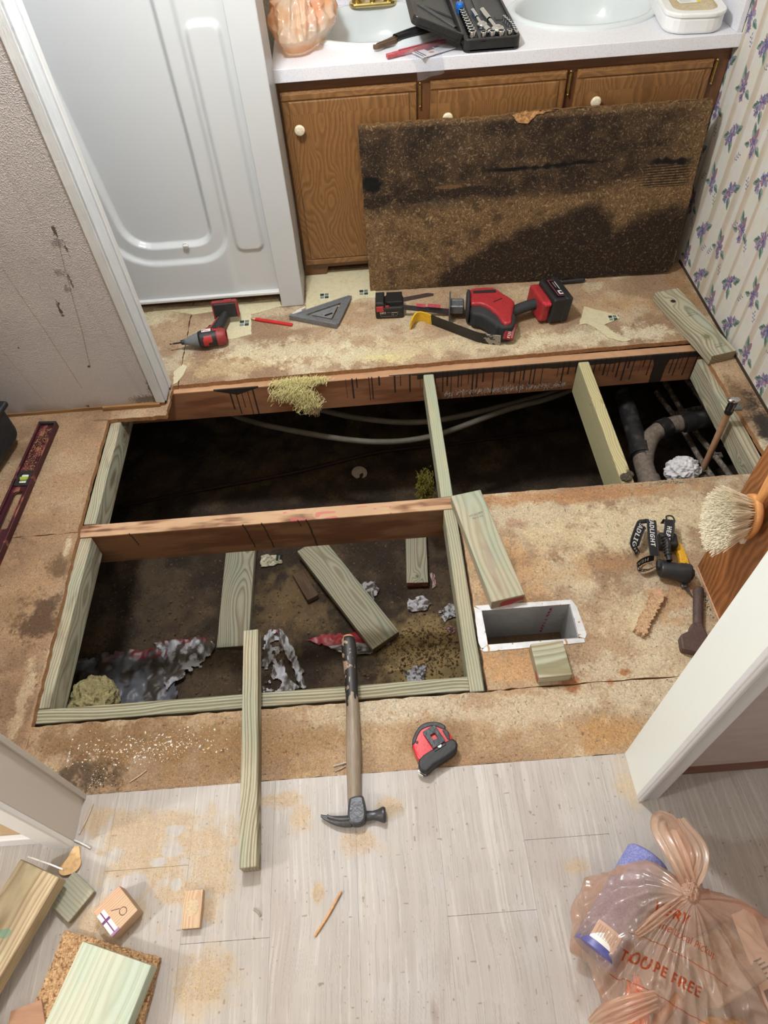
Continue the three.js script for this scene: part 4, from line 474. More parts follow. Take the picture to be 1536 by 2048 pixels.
// ------------------------------------------------------------------ hammers
const steelM = M(0x4a4c52, .38, { metalness: .6, bump: .0005 }), rustM = M(0x5b4a46, .62, { metalness: .35, bump: .0012 }), brightM = M(0xc9cdd2, .22, { metalness: .95, plain: true });
{
  const t = thing('claw_hammer', 'claw hammer with a worn wooden handle flaking black paint, head on the vinyl', 'hammer', [-.111, .0, -.4]);
  const hT = tex(1024, 256, (u, v) => { const n = fbm(u * 18, v * 8, 4, 201), g = noise(u * 30, v * 160, 202); let c = mixc([112, 99, 84], [158, 143, 124], g * .6 + .4 * n); if (u < .4) c = mixc(c, [172, 136, 108], .4 * sstep(.4, .3, u)); const lim = sstep(.43, .36, u + (n - .5) * .16); const pk = fbm(u * 38, v * 18, 4, 203) + .16 * Math.cos((v - .5) * 2 * PI * 1) - .06; if (lim > .3 && pk < .61 && u > .012) c = [24, 23, 24]; return c; });
  const rad = [[0, .010, .009], [.012, .018, .014], [.04, .0195, .0145], [.10, .0165, .0135], [.2, .0155, .013], [.3, .0175, .0135], [.39, .0155, .012], [.43, .0145, .0115]], Y = .0145;
  const at = (s, k) => { for (let i = 1; i < rad.length; i++) if (s <= rad[i][0]) { const f = (s - rad[i - 1][0]) / (rad[i][0] - rad[i - 1][0]), w = f * f * (3 - 2 * f); return lerp(rad[i - 1][k], rad[i][k], w); } return rad[rad.length - 1][k]; };
  const hx = (s) => -.006 + (1 - s / .43) * -.004 + .003 * Math.sin(s * 9);
  const g = grid(90, 36, (u, v) => { const s = u * .43, a = v * 2 * PI, e = u === 0 ? .3 : 1; return [hx(s) + at(s, 1) * Math.cos(a) * e, Y + .004 + at(s, 2) * Math.sin(a) * e, -.43 + s]; });
  part('handle', g, TM(hT, .5, { side: THREE.DoubleSide }), t, 'worn wooden handle with flaking black paint', true); part('handle_end', X(new THREE.SphereGeometry(.012, 20, 12), [hx(0), Y + .004, -.427], [0, 0, 0], [1.1, .9, .5]), M(0xb98d6c, .6), t);
  part('eye', up(smooth([[-.020, -.015], [-.016, -.026], [.012, -.028], [.016, -.016], [.0175, .018], [.008, .03], [-.014, .03], [-.022, .016]], 4), .029, .003, .005), steelM, t);
  part('claw', [grid(24, 16, (u, v) => { const s = u, a = v * 2 * PI, w = lerp(.013, .003, s * s), th = lerp(.0125, .0025, s); return [-.015 - .068 * s, .018 + th * Math.sin(a) - .002 * s, .02 - .02 * s * s + .004 * s + w * Math.cos(a)]; }), grid(24, 10, (u, v) => { const a = v * 2 * PI; return [-.018 - .05 * u, .0215 + .004 * Math.sin(a) + .007 * (1 - u), .018 + .003 * u - .014 * u * u + .004 * Math.cos(a)]; })], M(0x54565c, .36, { metalness: .65, bump: .0005, side: THREE.DoubleSide }), t);
  part('face', X(lathe([[0, .047], [.0145, .0465], [.0165, .044], [.0165, .039], [.0125, .031], [.0095, .018], [.011, .0], [0, 0]], 32), [.014, .0175, .012], [0, 0, R(-90)]), steelM, t);
}
{
  const t = thing('old_hammer', 'rusty all-steel hammer with a short ribbed handle by the white door jamb', 'hammer', [.757, .001, -.753], R(0));
  part('handle', [grid(40, 24, (u, v) => { const a = v * 2 * PI, s = u * .135, w = .0135 * (1 + .12 * sstep(.115, .13, s) + .1 * sstep(.03, 0, s)), rib = .0006 * Math.cos(a * 10) * sstep(.02, .04, s); return [.012 + s * .33 + (w + rib) * Math.cos(a) * (u === 1 ? .8 : 1), .0125 + (.0115 + rib) * Math.sin(a), -.012 - s * .93]; }), X(new THREE.SphereGeometry(.0125, 20, 12), [.0565, .0125, -.1375], [0, 0, 0], [1.05, .9, .4])], M(0x564845, .65, { metalness: .3, bump: .001, side: THREE.DoubleSide }), t);
  part('head', [up(fillet([[-.040, -.004], [-.012, -.014], [.0, -.035], [.026, -.035], [.03, .045], [-.012, .046], [-.047, .034]], .008, 4), .027, .0, .004)], rustM, t);
}
// ------------------------------------------------------------------ power tools
const red = M(0xa32d33, .45, { bump: .0003 }), redDull = M(0x8e3032, .52, { bump: .0004 }), blk = M(0x1f2022, .55, { bump: .0005 }), rub = M(0x2b2d30, .75, { bump: .0008 }), gry = M(0x6f757b, .45, { bump: .0004 });
{
  const t = thing('impact_driver', 'red and black cordless impact driver without battery, lying near the shower panel', 'impact driver', [-.60, .036, -2.095], R(7));
  part('nose', X(lathe([[0, .066], [.0105, .066], [.0115, .058], [.014, .052], [.017, .046], [.027, .012], [.030, -.008], [.030, -.012], [0, -.012]], 36), [-.03, 0, 0], [0, 0, R(90)]), gry, t, 'gray metal nose');
  part('chuck', X(lathe([[0, .012], [.006, .012], [.0095, .009], [.0095, -.004], [0, -.004]], 24), [-.096, 0, 0], [0, 0, R(90)]), blk, t);
  part('bit', [cyl(.0032, .0032, .035, [-.12, 0, 0], [0, 0, PI / 2], 6), cyl(.0036, .003, .006, [-.146, 0, 0], [0, 0, PI / 2], 10)], blk, t); part('bit_sleeve', cyl(.0026, .0026, .022, [-.136, 0, 0], [0, 0, PI / 2], 10), M(0xb5604a, .5), t, 'coppery bit');
  part('motor_housing', X(lathe([[0, .052], [.029, .052], [.032, .044], [.033, .01], [.031, -.022], [.026, -.034], [0, -.037]], 36), [.012, 0, 0], [0, 0, R(90)], [1, 1, .98]), blk, t);
  part('side_panel', [X(new THREE.CylinderGeometry(.0337, .0337, .03, 20, 1, true, .1, .8), [-.004, 0, 0], [0, 0, R(90)]), X(new THREE.CylinderGeometry(.0338, .0335, .017, 20, 1, true, -.3, .9), [-.014, 0, 0], [0, 0, R(90)])], M(0xa52a2a, .45, { side: THREE.DoubleSide }), t, 'red panels');
  part('rear_cap', X(lathe([[.0325, .008], [.0335, .004], [.0305, -.016], [.025, -.025], [.022, -.028], [.024, -.02], [.029, -.012]], 36), [.035, 0, 0], [0, 0, R(90)]), redDull, t);
  for (let i = 0; i < 3; i++) part('vent', rb(.003, .004, .017, .001, [.021 + i * .006, .032, -.012], [R(-20), R(12), 0]), M(0x0f0f10, .8), t);
  part('vent_surround', X(new THREE.CylinderGeometry(.0339, .0339, .024, 16, 1, true, 1.4, .75), [.027, 0, 0], [0, 0, R(90)]), M(0x9c2b2c, .5, { side: THREE.DoubleSide }), t);
  const lt = label(.034, .017, (c, W, H) => { const g = ['#e9dfe4', '#d8b9c6']; c.fillStyle = g[0]; c.fillRect(0, 0, W, H); c.fillStyle = g[1]; c.fillRect(0, H * .3, W * .5, H * .5); c.fillStyle = '#8c4a5c'; for (let i = 0; i < 3; i++) c.fillRect(W * .3, H * (.12 + i * .09), W * .5, H * .045); c.fillStyle = '#b56a80'; c.fillRect(W * .06, H * .2, W * .16, H * .4); }, 256);
  part('rating_label', grid(10, 6, (u, v) => { const a = lerp(R(58), R(98), v); return [lerp(-.024, .010, u), .0341 * Math.sin(a), -.0341 * Math.cos(a)]; }), TM(lt, .4, { side: THREE.DoubleSide }), t, 'pale rating label', true);
  part('handle', grid(30, 24, (u, v) => { const a = v * 2 * PI, s = u, w = lerp(.021, .0175, s) + .003 * Math.sin(s * 5), th = lerp(.0185, .0165, s); return [.012 + .052 * s + w * Math.cos(a) * .95, -.004 + .012 * s + th * Math.sin(a), -.024 - .095 * s + w * Math.cos(a) * .3]; }), M(0x1f2022, .62, { bump: .0008, side: THREE.DoubleSide }), t);
  part('trigger_frame', [up([[-.012, -.030], [.004, -.034], [.046, -.105], [.034, -.1], [.006, -.052], [-.012, -.044]], .014, .003, .003)], redDull, t); part('trigger', up(smooth([[-.012, -.05], [-.004, -.055], [.008, -.075], [.002, -.078], [-.010, -.062]], 3), .012, -.008, .003), rub, t);
  part('battery_base', [X(rb(.088, .058, .03, .007), [.068, .02, -.135], [R(-14), R(-8), 0])], blk, t); part('base_rim', [X(rb(.094, .008, .02, .003), [.068, .05, -.142], [R(-14), R(-8), 0]), X(rb(.008, .062, .026, .003), [.024, .018, -.143], [R(-14), R(-8), 0]), X(rb(.008, .062, .026, .003), [.113, .02, -.13], [R(-14), R(-8), 0])], redDull, t, 'red trim'); part('latch', X(rb(.03, .006, .014, .002), [.082, .055, -.139], [R(-14), R(-8), 0]), red, t);
}
{
  const t = thing('battery', 'black slide battery with red release tabs standing by the moldy board', 'battery', [.078, .001, -2.215], R(-3));
  part('case', [up(rrect(.108, .082, .008), .048, 0, .006), up([[-.052, -.038], [-.018, -.038], [-.02, .038], [-.052, .036]], .026, .042, .006)], blk, t); part('rail', [up(rrect(.062, .05, .004, .018, .004), .02, .046, .003), rb(.06, .006, .064, .002, [.02, .064, -.002])], M(0x17181a, .5, { bump: .0004 }), t);
  part('release_tab', rb(.028, .02, .006, .002, [-.036, .044, .04], [R(-18), 0, R(3)]), red, t); part('release_tab', rb(.014, .012, .006, .002, [-.008, .05, .036]), redDull, t);
  const lt = label(.072, .022, (c, W, H) => { c.fillStyle = '#141416'; c.fillRect(0, 0, W, H); c.strokeStyle = '#b9b2aa'; c.lineWidth = H * .03; c.beginPath(); c.moveTo(W * .02, H * .1); c.lineTo(W * .08, H * .92); c.lineTo(W * .88, H * .92); c.lineTo(W * .98, H * .1); c.stroke(); c.fillStyle = '#d8d2cc'; c.fillRect(W * .05, H * .1, W * .27, H * .34); c.fillStyle = '#1a1a1c'; c.fillRect(W * .2, H * .16, W * .1, H * .22); c.fillStyle = '#9c5050'; c.fillRect(W * .07, H * .16, W * .1, H * .22); c.fillStyle = '#a8a29c'; c.fillRect(W * .38, H * .22, W * .2, H * .05); c.fillRect(W * .62, H * .2, W * .3, H * .14); c.font = `bold ${H * .3}px sans-serif`; c.fillText('5.0', W * .62, H * .72); }, 512);
  part('label', quad(.074, .024, [-.002, .022, .0417]), TM(lt, .35), t, 'printed label', true);
}
{
  const t = thing('reciprocating_saw', 'red and black cordless reciprocating saw lying on its side with blade and battery', 'saw', [.4, .002, -2.1]), P = (l) => l.map(([x, z]) => [x - .4, z + 2.1]);
  part('blade', X(up([[0, -.006], [.02, -.009], [.2, -.01], [.2, .011], [.02, .009], [.004, .004]], .0016, 0), [-.285, .044, -.081], [R(62), R(-9.5), 0]), M(0x3a3336, .5, { metalness: .4 }), t, 'dark saw blade'); part('blade_print', [X(rb(.05, .0006, .012, .0002), [-.155, .0475, -.066], [R(62), R(-9.5), 0]), X(rb(.035, .0006, .012, .0002), [-.205, .0475, -.075], [R(62), R(-9.5), 0])], M(0xb84a5c, .5), t, 'pinkish red print on the blade');
  part('shoe', [X(rb(.006, .075, .095, .003), [-.098, .046, -.052], [0, R(-8), 0]), X(rb(.05, .012, .012, .003), [-.07, .06, -.07], [0, R(-8), 0]), X(rb(.055, .035, .05, .006), [-.072, .045, -.055], [0, R(-8), 0])], M(0x7c8188, .4, { metalness: .6, bump: .0006 }), t, 'gray metal shoe');
  part('collar', X(lathe([[0, .008], [.044, .008], [.056, .004], [.058, -.002], [.05, -.006], [0, -.006]], 40), [-.03, .05, -.045], [0, R(-8), R(90)], [1, 1, 1.12]), rub, t, 'black rubber collar');
  part('gear_housing', up(smooth(P([[.375, -2.20], [.47, -2.205], [.50, -2.165], [.535, -2.11], [.525, -2.075], [.51, -2.02], [.50, -1.985], [.475, -1.985], [.462, -2.03], [.44, -2.08], [.41, -2.11], [.375, -2.115]]), 3), .075, .008, .01, [], 4), red, t, 'red housing');
  part('front_grip', up(smooth(P([[.375, -2.135], [.43, -2.13], [.455, -2.105], [.485, -2.045], [.49, -2.00], [.455, -1.985], [.435, -2.02], [.405, -2.06], [.375, -2.075]]), 3), .066, .004, .012, [], 4), rub, t, 'black rubber grip');
  part('motor_housing', up(smooth(P([[.455, -2.06], [.5, -2.075], [.525, -2.05], [.52, -2.0], [.505, -1.975], [.465, -1.978], [.45, -2.01]]), 3), .07, .003, .01, [], 4), rub, t);
  const ft = label(.05, .03, (c, W, H) => { c.fillStyle = '#8e1e26'; c.fillRect(0, 0, W, H); c.fillStyle = '#e8dede'; c.font = `bold ${H * .5}px sans-serif`; c.fillText('FUEL', W * .05, H * .6, W * .7); c.fillStyle = '#caa'; for (let i = 0; i < 3; i++) c.fillRect(W * .1, H * (.7 + i * .09), W * .75, H * .04); }, 256);
  part('badge', [X(new THREE.PlaneGeometry(.052, .034), [.099, .05, .1268], [R(-30), R(18), R(75)])], TM(ft, .45), t, 'red badge with white lettering', true); part('badge_plate', X(rb(.058, .04, .012, .003), [.0975, .046, .1205], [R(-30), R(18), R(75)]), redDull, t);
  part('top_vent', [X(rb(.085, .003, .016, .001), [.035, .0835, -.078], [0, R(-3), 0]), X(rb(.04, .003, .004, .001), [.075, .0832, -.02], [0, R(28), 0])], M(0x1a1a1c, .8), t); part('shadow_line', X(rb(.012, .012, .02, .003), [.128, .06, -.028]), blk, t);
  part('handle', grid(36, 24, (u, v) => { const a = v * 2 * PI, s = u, w = .0215 + .004 * sstep(.75, 1, s) + .003 * sstep(.2, 0, s); return [.115 + .125 * s + .002 * Math.cos(a), .045 + .012 * s + .0195 * Math.sin(a), .012 - .032 * s - .008 * Math.sin(s * 3) + w * Math.cos(a)]; }), M(0x2b2d30, .75, { bump: .0008, side: THREE.DoubleSide }), t, 'black rubber handle');
  part('handle_base', [X(rb(.04, .085, .128, .012), [.232, .052, -.028], [0, R(12), R(-6)])], red, t, 'red battery mount');
  part('battery', [X(rb(.075, .10, .142, .01), [.285, .056, -.03], [0, R(12), R(-6)]), X(rb(.03, .104, .146, .008), [.307, .056, -.034], [0, R(12), R(-6)])], blk, t); part('release_tab', X(rb(.026, .012, .02, .004), [.247, .088, .034], [0, R(12), R(-6)]), M(0xd0354a, .3), t, 'bright red tab');
  const bt = label(.12, .05, (c, W, H) => { c.fillStyle = '#161618'; c.fillRect(0, 0, W, H); c.strokeStyle = '#b0505a'; c.lineWidth = H * .05; c.strokeRect(W * .05, H * .12, W * .9, H * .7); c.fillStyle = '#d8d2d0'; c.fillRect(W * .66, H * .25, W * .22, H * .42); c.fillRect(W * .14, H * .3, W * .44, H * .1); c.fillStyle = '#8e8a88'; c.fillRect(W * .18, H * .52, W * .3, H * .08); c.fillStyle = '#161618'; c.fillRect(W * .72, H * .36, W * .1, H * .2); }, 256);
  part('label', X(X(new THREE.PlaneGeometry(.11, .05), [0, 0, 0], [-PI / 2, 0, -PI / 2]), [.293, .1082, -.033], [0, R(12), R(-6)]), TM(bt, .35), t, 'black battery label', true);
}
{
  const t = thing('saw_blade', 'loose dark red saw blade lying behind the black battery', 'saw blade', [.143, .006, -2.284], R(10));
  part('blade', X(up([[-.05, -.008], [.09, -.008], [.115, -.002], [.115, .006], [-.05, .009]], .0016, 0), [0, 0, 0], [R(50), 0, 0]), M(0x40302f, .5, { metalness: .4 }), t); part('print', X(rb(.06, .0006, .01, .0002), [-.01, .002, 0], [R(50), 0, 0]), M(0x9c3440, .5), t);
}
{ // flat pry bar: a strip bent into a hook, standing on its long edge
  const t = thing('pry_bar', 'black flat pry bar with a yellow painted hook in front of the saw', 'pry bar'), c = [[.147, -2.098], [.158, -2.125], [.172, -2.142], [.19, -2.147], [.21, -2.138], [.235, -2.118], [.30, -2.066], [.355, -2.022], [.40, -1.99], [.466, -1.968]];
  const strip = (a, b, name, m, lab) => { const cv = new THREE.CatmullRomCurve3(c.map(([x, z]) => V3(x, 0, z))), f = (s, w, k) => { const u = lerp(a, b, s), p = cv.getPointAt(u), d = cv.getTangentAt(u), lean = .012 * w; return [p.x - d.z * (k * .0028 + lean * .5), .001 + w * .044, p.z + d.x * (k * .0028) + lean * .35]; };
    const loop = [[0, -1], [1, -1], [1, 1], [0, 1], [0, -1]]; part(name, [grid(40, 4, (u, v) => { const [w, k] = loop[Math.round(v * 4)]; return f(u, w, k); }), grid(1, 1, (u, v) => f(0, u, v * 2 - 1)), grid(1, 1, (u, v) => f(1, u, 1 - v * 2))].map((g) => { g = ni(g); g.computeVertexNormals(); return g; }), m, t, lab); };
  strip(.0, .30, 'hook', M(0xe0b82a, .45, { bump: .0004, side: THREE.DoubleSide }), 'yellow painted hook'); strip(.3005, .82, 'shank', M(0x1d1d1e, .5, { bump: .0004, side: THREE.DoubleSide }), 'black shank');
  strip(.8205, 1, 'tip', TM(rep(tex(128, 128, (u, v) => { const n = fbm(u * 9, v * 9, 4, 211); return n > .5 ? [156, 150, 144] : [38, 38, 38]; }), 9), .5, { side: THREE.DoubleSide, metalness: .3 }), 'tip with bare scraped metal');
}
{
  const t = thing('screwdriver', 'small screwdriver with a dark handle at the foot of the moldy board', 'screwdriver', [.76, .0, -2.309], R(3));
  part('handle', X(lathe([[0, 0], [.006, 0], [.0085, .006], [.0085, .03], [.01, .05], [.0105, .085], [.008, .096], [0, .098]], 12), [.0, .0105, 0], [0, 0, R(-90)]), M(0x252528, .35), t); part('ferrule', X(cyl(.006, .0065, .016, [0, 0, 0]), [-.004, .0105, 0], [0, 0, R(90)]), M(0x56585e, .4, { metalness: .5 }), t); part('shaft', tube([[-.01, .0095, 0], [-.05, .0085, 0], [-.085, .006, -.002], [-.102, .006, -.008]], .0028, 16, 8), brightM, t, 'bright bent shaft');
}
{
  const t = thing('carpenter_pencil', 'red flat carpenter pencil on the subfloor before the shower post', 'pencil', [-.299, .0, -2.178], Math.atan2(2.178 - 2.24, -(.466 - .299)) );
  t.rotation.y = -Math.atan2(2.24 - 2.178, .466 - .299); t.position.set(-.299, .001, -2.178);
  part('body', X(rb(.155, .008, .0135, .0025), [-.0775, .004, 0]), M(0xc4262a, .35), t); part('point', X(lathe([[0, .018], [.0015, .017], [.006, 0]], 6), [-.155, .004, 0], [0, 0, R(90)], [.65, 1, 1]), M(0xd8b088, .7), t, 'sharpened bare wood'); part('lead', X(lathe([[0, .004], [.0014, .0]], 8), [-.1725, .004, 0], [0, 0, R(90)]), M(0x29282a, .5), t);
}
{ // speed square
  const t = thing('speed_square', 'gray triangular rafter square lying flat at the vanity corner', 'square'), gm = M(0x787d83, .42, { metalness: .3, bump: .0012 }), A = [-.308, -2.222], B = [-.126, -2.142], C = [-.066, -2.326];
  const mid = (p, q, t2) => [lerp(p[0], q[0], t2), lerp(p[1], q[1], t2)], cen = [(A[0] + B[0] + C[0]) / 3, (A[1] + B[1] + C[1]) / 3], ins = (p, k) => mid(p, cen, k);
  part('plate', up([A, B, C], .006, .008, .0012, [[ins(A, .42), ins(B, .42), ins(C, .42)]]), gm, t);
  part('inner_plate', up([ins(A, .54), ins(B, .54), ins(C, .54)], .003, .0085, .0006, [rrect(.034, .010, .004).map(([x, y]) => { const a = R(-24); return [cen[0] + .008 + x * Math.cos(a) - y * Math.sin(a) * -1 * -1, cen[1] + .012 + x * Math.sin(a) + y * Math.cos(a)]; })]), M(0x858a90, .5, { metalness: .25, bump: .0016 }), t);
  const bar = (p, q, w, h, y0, name) => { const L = Math.hypot(q[0] - p[0], q[1] - p[1]), a = Math.atan2(-(q[1] - p[1]), q[0] - p[0]); part(name, X(rb(L, h, w, .0015), [(p[0] + q[0]) / 2, y0 + h / 2, (p[1] + q[1]) / 2], [0, a, 0]), gm, t); };
  bar(A, B, .014, .022, .0005, 'fence'); bar(mid(A, C, .02), mid(A, C, .97), .008, .003, .0135, 'edge_rib'); bar(mid(B, C, .04), mid(B, C, .95), .008, .003, .0135, 'edge_rib');
  for (let i = 1; i < 16; i++) { const p = mid(A, C, i / 17), q = mid(p, cen, i % 4 ? .14 : .24); bar(p, q, .0016, .0012, .0142, 'graduation'); }
}
// ------------------------------------------------------------------ linoleum remains
const linoPaint = (sq) => (c, W, H) => { const r = rng(221 + sq.length); c.fillStyle = '#cfc8a8'; c.fillRect(0, 0, W, H); for (let i = 0; i < 900; i++) { c.fillStyle = `rgba(${150 + r() * 60},${140 + r() * 60},${100 + r() * 60},.12)`; c.beginPath(); c.ellipse(r() * W, r() * H, 2 + r() * 18, 2 + r() * 9, r() * 3, 0, 7); c.fill(); } for (const [x, y, s] of sq) for (const [i, j, col] of [[0, 0, '#22342e'], [1, 0, '#66736a'], [0, 1, '#7c8678'], [1, 1, '#2b3d36']]) { c.fillStyle = '#dcdacb'; c.fillRect(x * W + i * s * W * .54 - 2, y * H + j * s * W * .54 - 2, s * W * .5 + 4, s * W * .5 + 4); c.fillStyle = col; c.fillRect(x * W + i * s * W * .54, y * H + j * s * W * .54, s * W * .46, s * W * .46); } };
function lino(lab, pts, h, sq, seed, y0 = .0) { let x0 = 9, x1 = -9, z0 = 9, z1 = -9; for (const [x, z] of pts) { x0 = Math.min(x0, x); x1 = Math.max(x1, x); z0 = Math.min(z0, z); z1 = Math.max(z1, z); } const g = ni(up(jag(pts, .012, .004, seed), h, y0 + .0003, 0)), p = g.attributes.position, uv = g.attributes.uv; for (let i = 0; i < p.count; i++) uv.setXY(i, (p.getX(i) - x0) / (x1 - x0), 1 - (p.getZ(i) - z0) / (z1 - z0)); return single('linoleum_piece', lab, 'linoleum', g, TM(label(x1 - x0, z1 - z0, linoPaint(sq.map(([x, z, s]) => [(x - x0) / (x1 - x0), (z - z0) / (z1 - z0), s / (x1 - x0)])), 512), .45), null, true); }
lino('strip of cream linoleum with dark green squares along the vanity base', [[-.248, -2.53], [.03, -2.53], [.03, -2.315], [-.03, -2.318], [-.09, -2.29], [-.17, -2.255], [-.249, -2.225]], .0016, [[-.192, -2.37, .034], [-.034, -2.374, .034]], 231);
lino('cream linoleum remnant with a gray-green square behind the red pencil', [[-.54, -2.35], [-.36, -2.36], [-.345, -2.31], [-.465, -2.27], [-.455, -2.145], [-.53, -2.125], [-.56, -2.13], [-.545, -2.22]], .0016, [[-.505, -2.235, .036]], 232);
lino('torn loose linoleum shard with a green corner near the end of the saw', [[.817, -2.153], [.925, -2.085], [.93, -2.065], [.905, -2.055], [.862, -2.033], [.885, -1.99], [.905, -1.965], [.937, -1.936], [.905, -1.93], [.856, -1.96], [.826, -2.022], [.80, -2.05], [.772, -2.044]], .0022, [[.89, -2.085, .03]], 233, .001);
lino('thin torn strip of cream linoleum along the shower sill', [[-.86, -2.36], [-.6, -2.35], [-.62, -2.31], [-.7, -2.30], [-.78, -2.33], [-.86, -2.335]], .0014, [], 234);
lino('curled pale linoleum sliver at the corner of the gray partition', [[-.727, -1.96], [-.70, -2.0], [-.682, -1.985], [-.69, -1.94], [-.708, -1.9], [-.722, -1.892]], .0018, [], 235);
lino('small linoleum scrap with a green print left on the edge by the wallpaper', [[1.225, -1.42], [1.26, -1.44], [1.26, -1.33], [1.20, -1.33], [1.205, -1.36]], .0018, [[1.225, -1.385, .026]], 236);
single('tile_chip', 'broken white caulk bits beside the gray square at the post foot', 'scrap', [rb(.05, .012, .014, .002, [-.285, .007, -2.245], [0, .5, .1]), rb(.04, .008, .008, .002, [-.265, .012, -2.262], [0, .3, .2])], M(0xcfcfc8, .6));
// ------------------------------------------------------------------ headlamp
{
  const t = thing('headlamp', 'black head torch with a crumpled white-lettered strap on the subfloor', 'headlamp', [.735, .002, -1.02]);
  const strapT = label(.5, .028, (c, W, H) => { c.fillStyle = '#18181a'; c.fillRect(0, 0, W, H); c.fillStyle = '#d2d4d6'; c.font = `bold ${H * .62}px sans-serif`; for (let i = 0; i < 4; i++) c.fillText('HEADLIGHT', W * (.01 + .255 * i), H * .72, W * .225); c.fillStyle = '#77797c'; for (let i = 0; i < 250; i++) { c.fillRect(i * W / 250, H * .06, W / 500, H * .03); c.fillRect(i * W / 250, H * .92, W / 500, H * .03); } }, 2048);
  const strapM = TM(strapT, .85, { side: THREE.DoubleSide });
  const ribbon = (pts, w, name, u0, u1, tilt = 0) => { const cv = new THREE.CatmullRomCurve3(pts.map((p) => V3(...p))); part(name, grid(60, 3, (u, v) => { const p = cv.getPointAt(u), d = cv.getTangentAt(u); const s = V3(-d.z, 0, d.x).normalize(); const T = tilt * PI / 180; const up2 = V3(0, 1, 0); const q = s.multiplyScalar(Math.cos(T)).add(up2.multiplyScalar(Math.sin(T))); const k = (.5 - v) * w; return [p.x + q.x * k, Math.max(.001, p.y + q.y * k), p.z + q.z * k]; }, (u, v) => [lerp(u0, u1, u), v]), strapM, t, null, true); };
  ribbon([[.018, .035, -.09], [.015, .056, -.075], [.006, .06, -.04], [-.004, .06, .0], [-.008, .05, .04]].map(([x, y, z]) => [x - .012, y, z]), .028, 'strap', .0, .25, 8);
  ribbon([[.06, .01, -.09], [.057, .045, -.08], [.047, .056, -.05], [.035, .05, -.02], [.033, .03, .0]], .027, 'strap', .13, .38, -6);
  ribbon([[-.005, .012, -.085], [-.022, .045, -.07], [-.045, .05, -.035], [-.055, .03, -.012], [-.045, .008, .0]], .03, 'strap', .5, .7, 22);
  ribbon([[-.005, .01, .02], [-.04, .012, .03], [-.064, .018, .05], [-.058, .02, .062], [-.03, .016, .06], [.005, .02, .045]], .026, 'strap', .75, .99, 74);
  part('buckle', [tube([[.052, .05, -.088], [.066, .052, -.085], [.07, .046, -.07], [.062, .044, -.064], [.05, .05, -.072]], .0024, 24, 8, true), rb(.03, .008, .012, .003, [-.012, .045, -.08])], blk, t);
  part('battery_box', [X(rb(.05, .036, .045, .008), [.04, .022, -.02], [0, R(-10), 0])], blk, t); part('cable', tube([[.02, .05, -.025], [.024, .055, 0], [.018, .05, .03], [.016, .045, .055]], .008, 40, 12), M(0x202224, .5, { bump: .002 }), t); for (let i = 0; i < 7; i++) part('cable_ring', X(new THREE.TorusGeometry(.0086, .0018, 8, 20), [.0215 - i * .0008, .0535 - i * .0008, -.015 + i * .009], [R(8), 0, 0]), blk, t);
  part('lamp_head', X(lathe([[0, -.03], [.018, -.03], [.022, -.024], [.022, -.004], [.0235, -.002], [.0235, .018], [.026, .022], [.0265, .046], [.0235, .05], [.0225, .046], [.0, .044]], 36), [.018, .0275, .077], [0, R(-16), R(-90)]), M(0x24262a, .42, { bump: .0003 }), t); part('lens', X(lathe([[0, .0465], [.019, .0462], [.022, .045]], 30), [.018, .0275, .077], [0, R(-16), R(-90)]), M(0x4a1a1e, .1), t, 'dark red lens'); part('mount', [X(rb(.04, .02, .03, .006), [.004, .03, .06], [0, R(-16), 0]), X(rb(.012, .03, .02, .004), [.066, .03, .095], [0, R(-16), 0])], blk, t);
}
{
  const t = thing('utility_knife', 'yellow utility knife with an exposed blade partly under the headlamp', 'knife', [.80, .0, -1.0]);
  part('handle', up(smooth([[.004, -.06], [.015, -.03], [.016, .02], [.006, .052], [-.012, .05], [-.004, .0], [-.006, -.05]], 4), .02, .0, .004), M(0xdba520, .4), t, 'yellow handle'); part('nose', up([[-.022, .06], [-.004, .056], [-.012, .10], [-.026, .098]], .009, .004, .002), M(0x8a8e94, .35, { metalness: .8 }), t); part('blade', up([[-.024, .09], [-.008, .088], [-.006, .13], [-.012, .118]].map(([x, z]) => [x, z]), .001, .007), M(0x5c5a58, .3, { metalness: .8 }), t); part('rivet', cyl(.004, .004, .002, [.004, .0205, .034]), M(0x5a4210, .6), t);
}
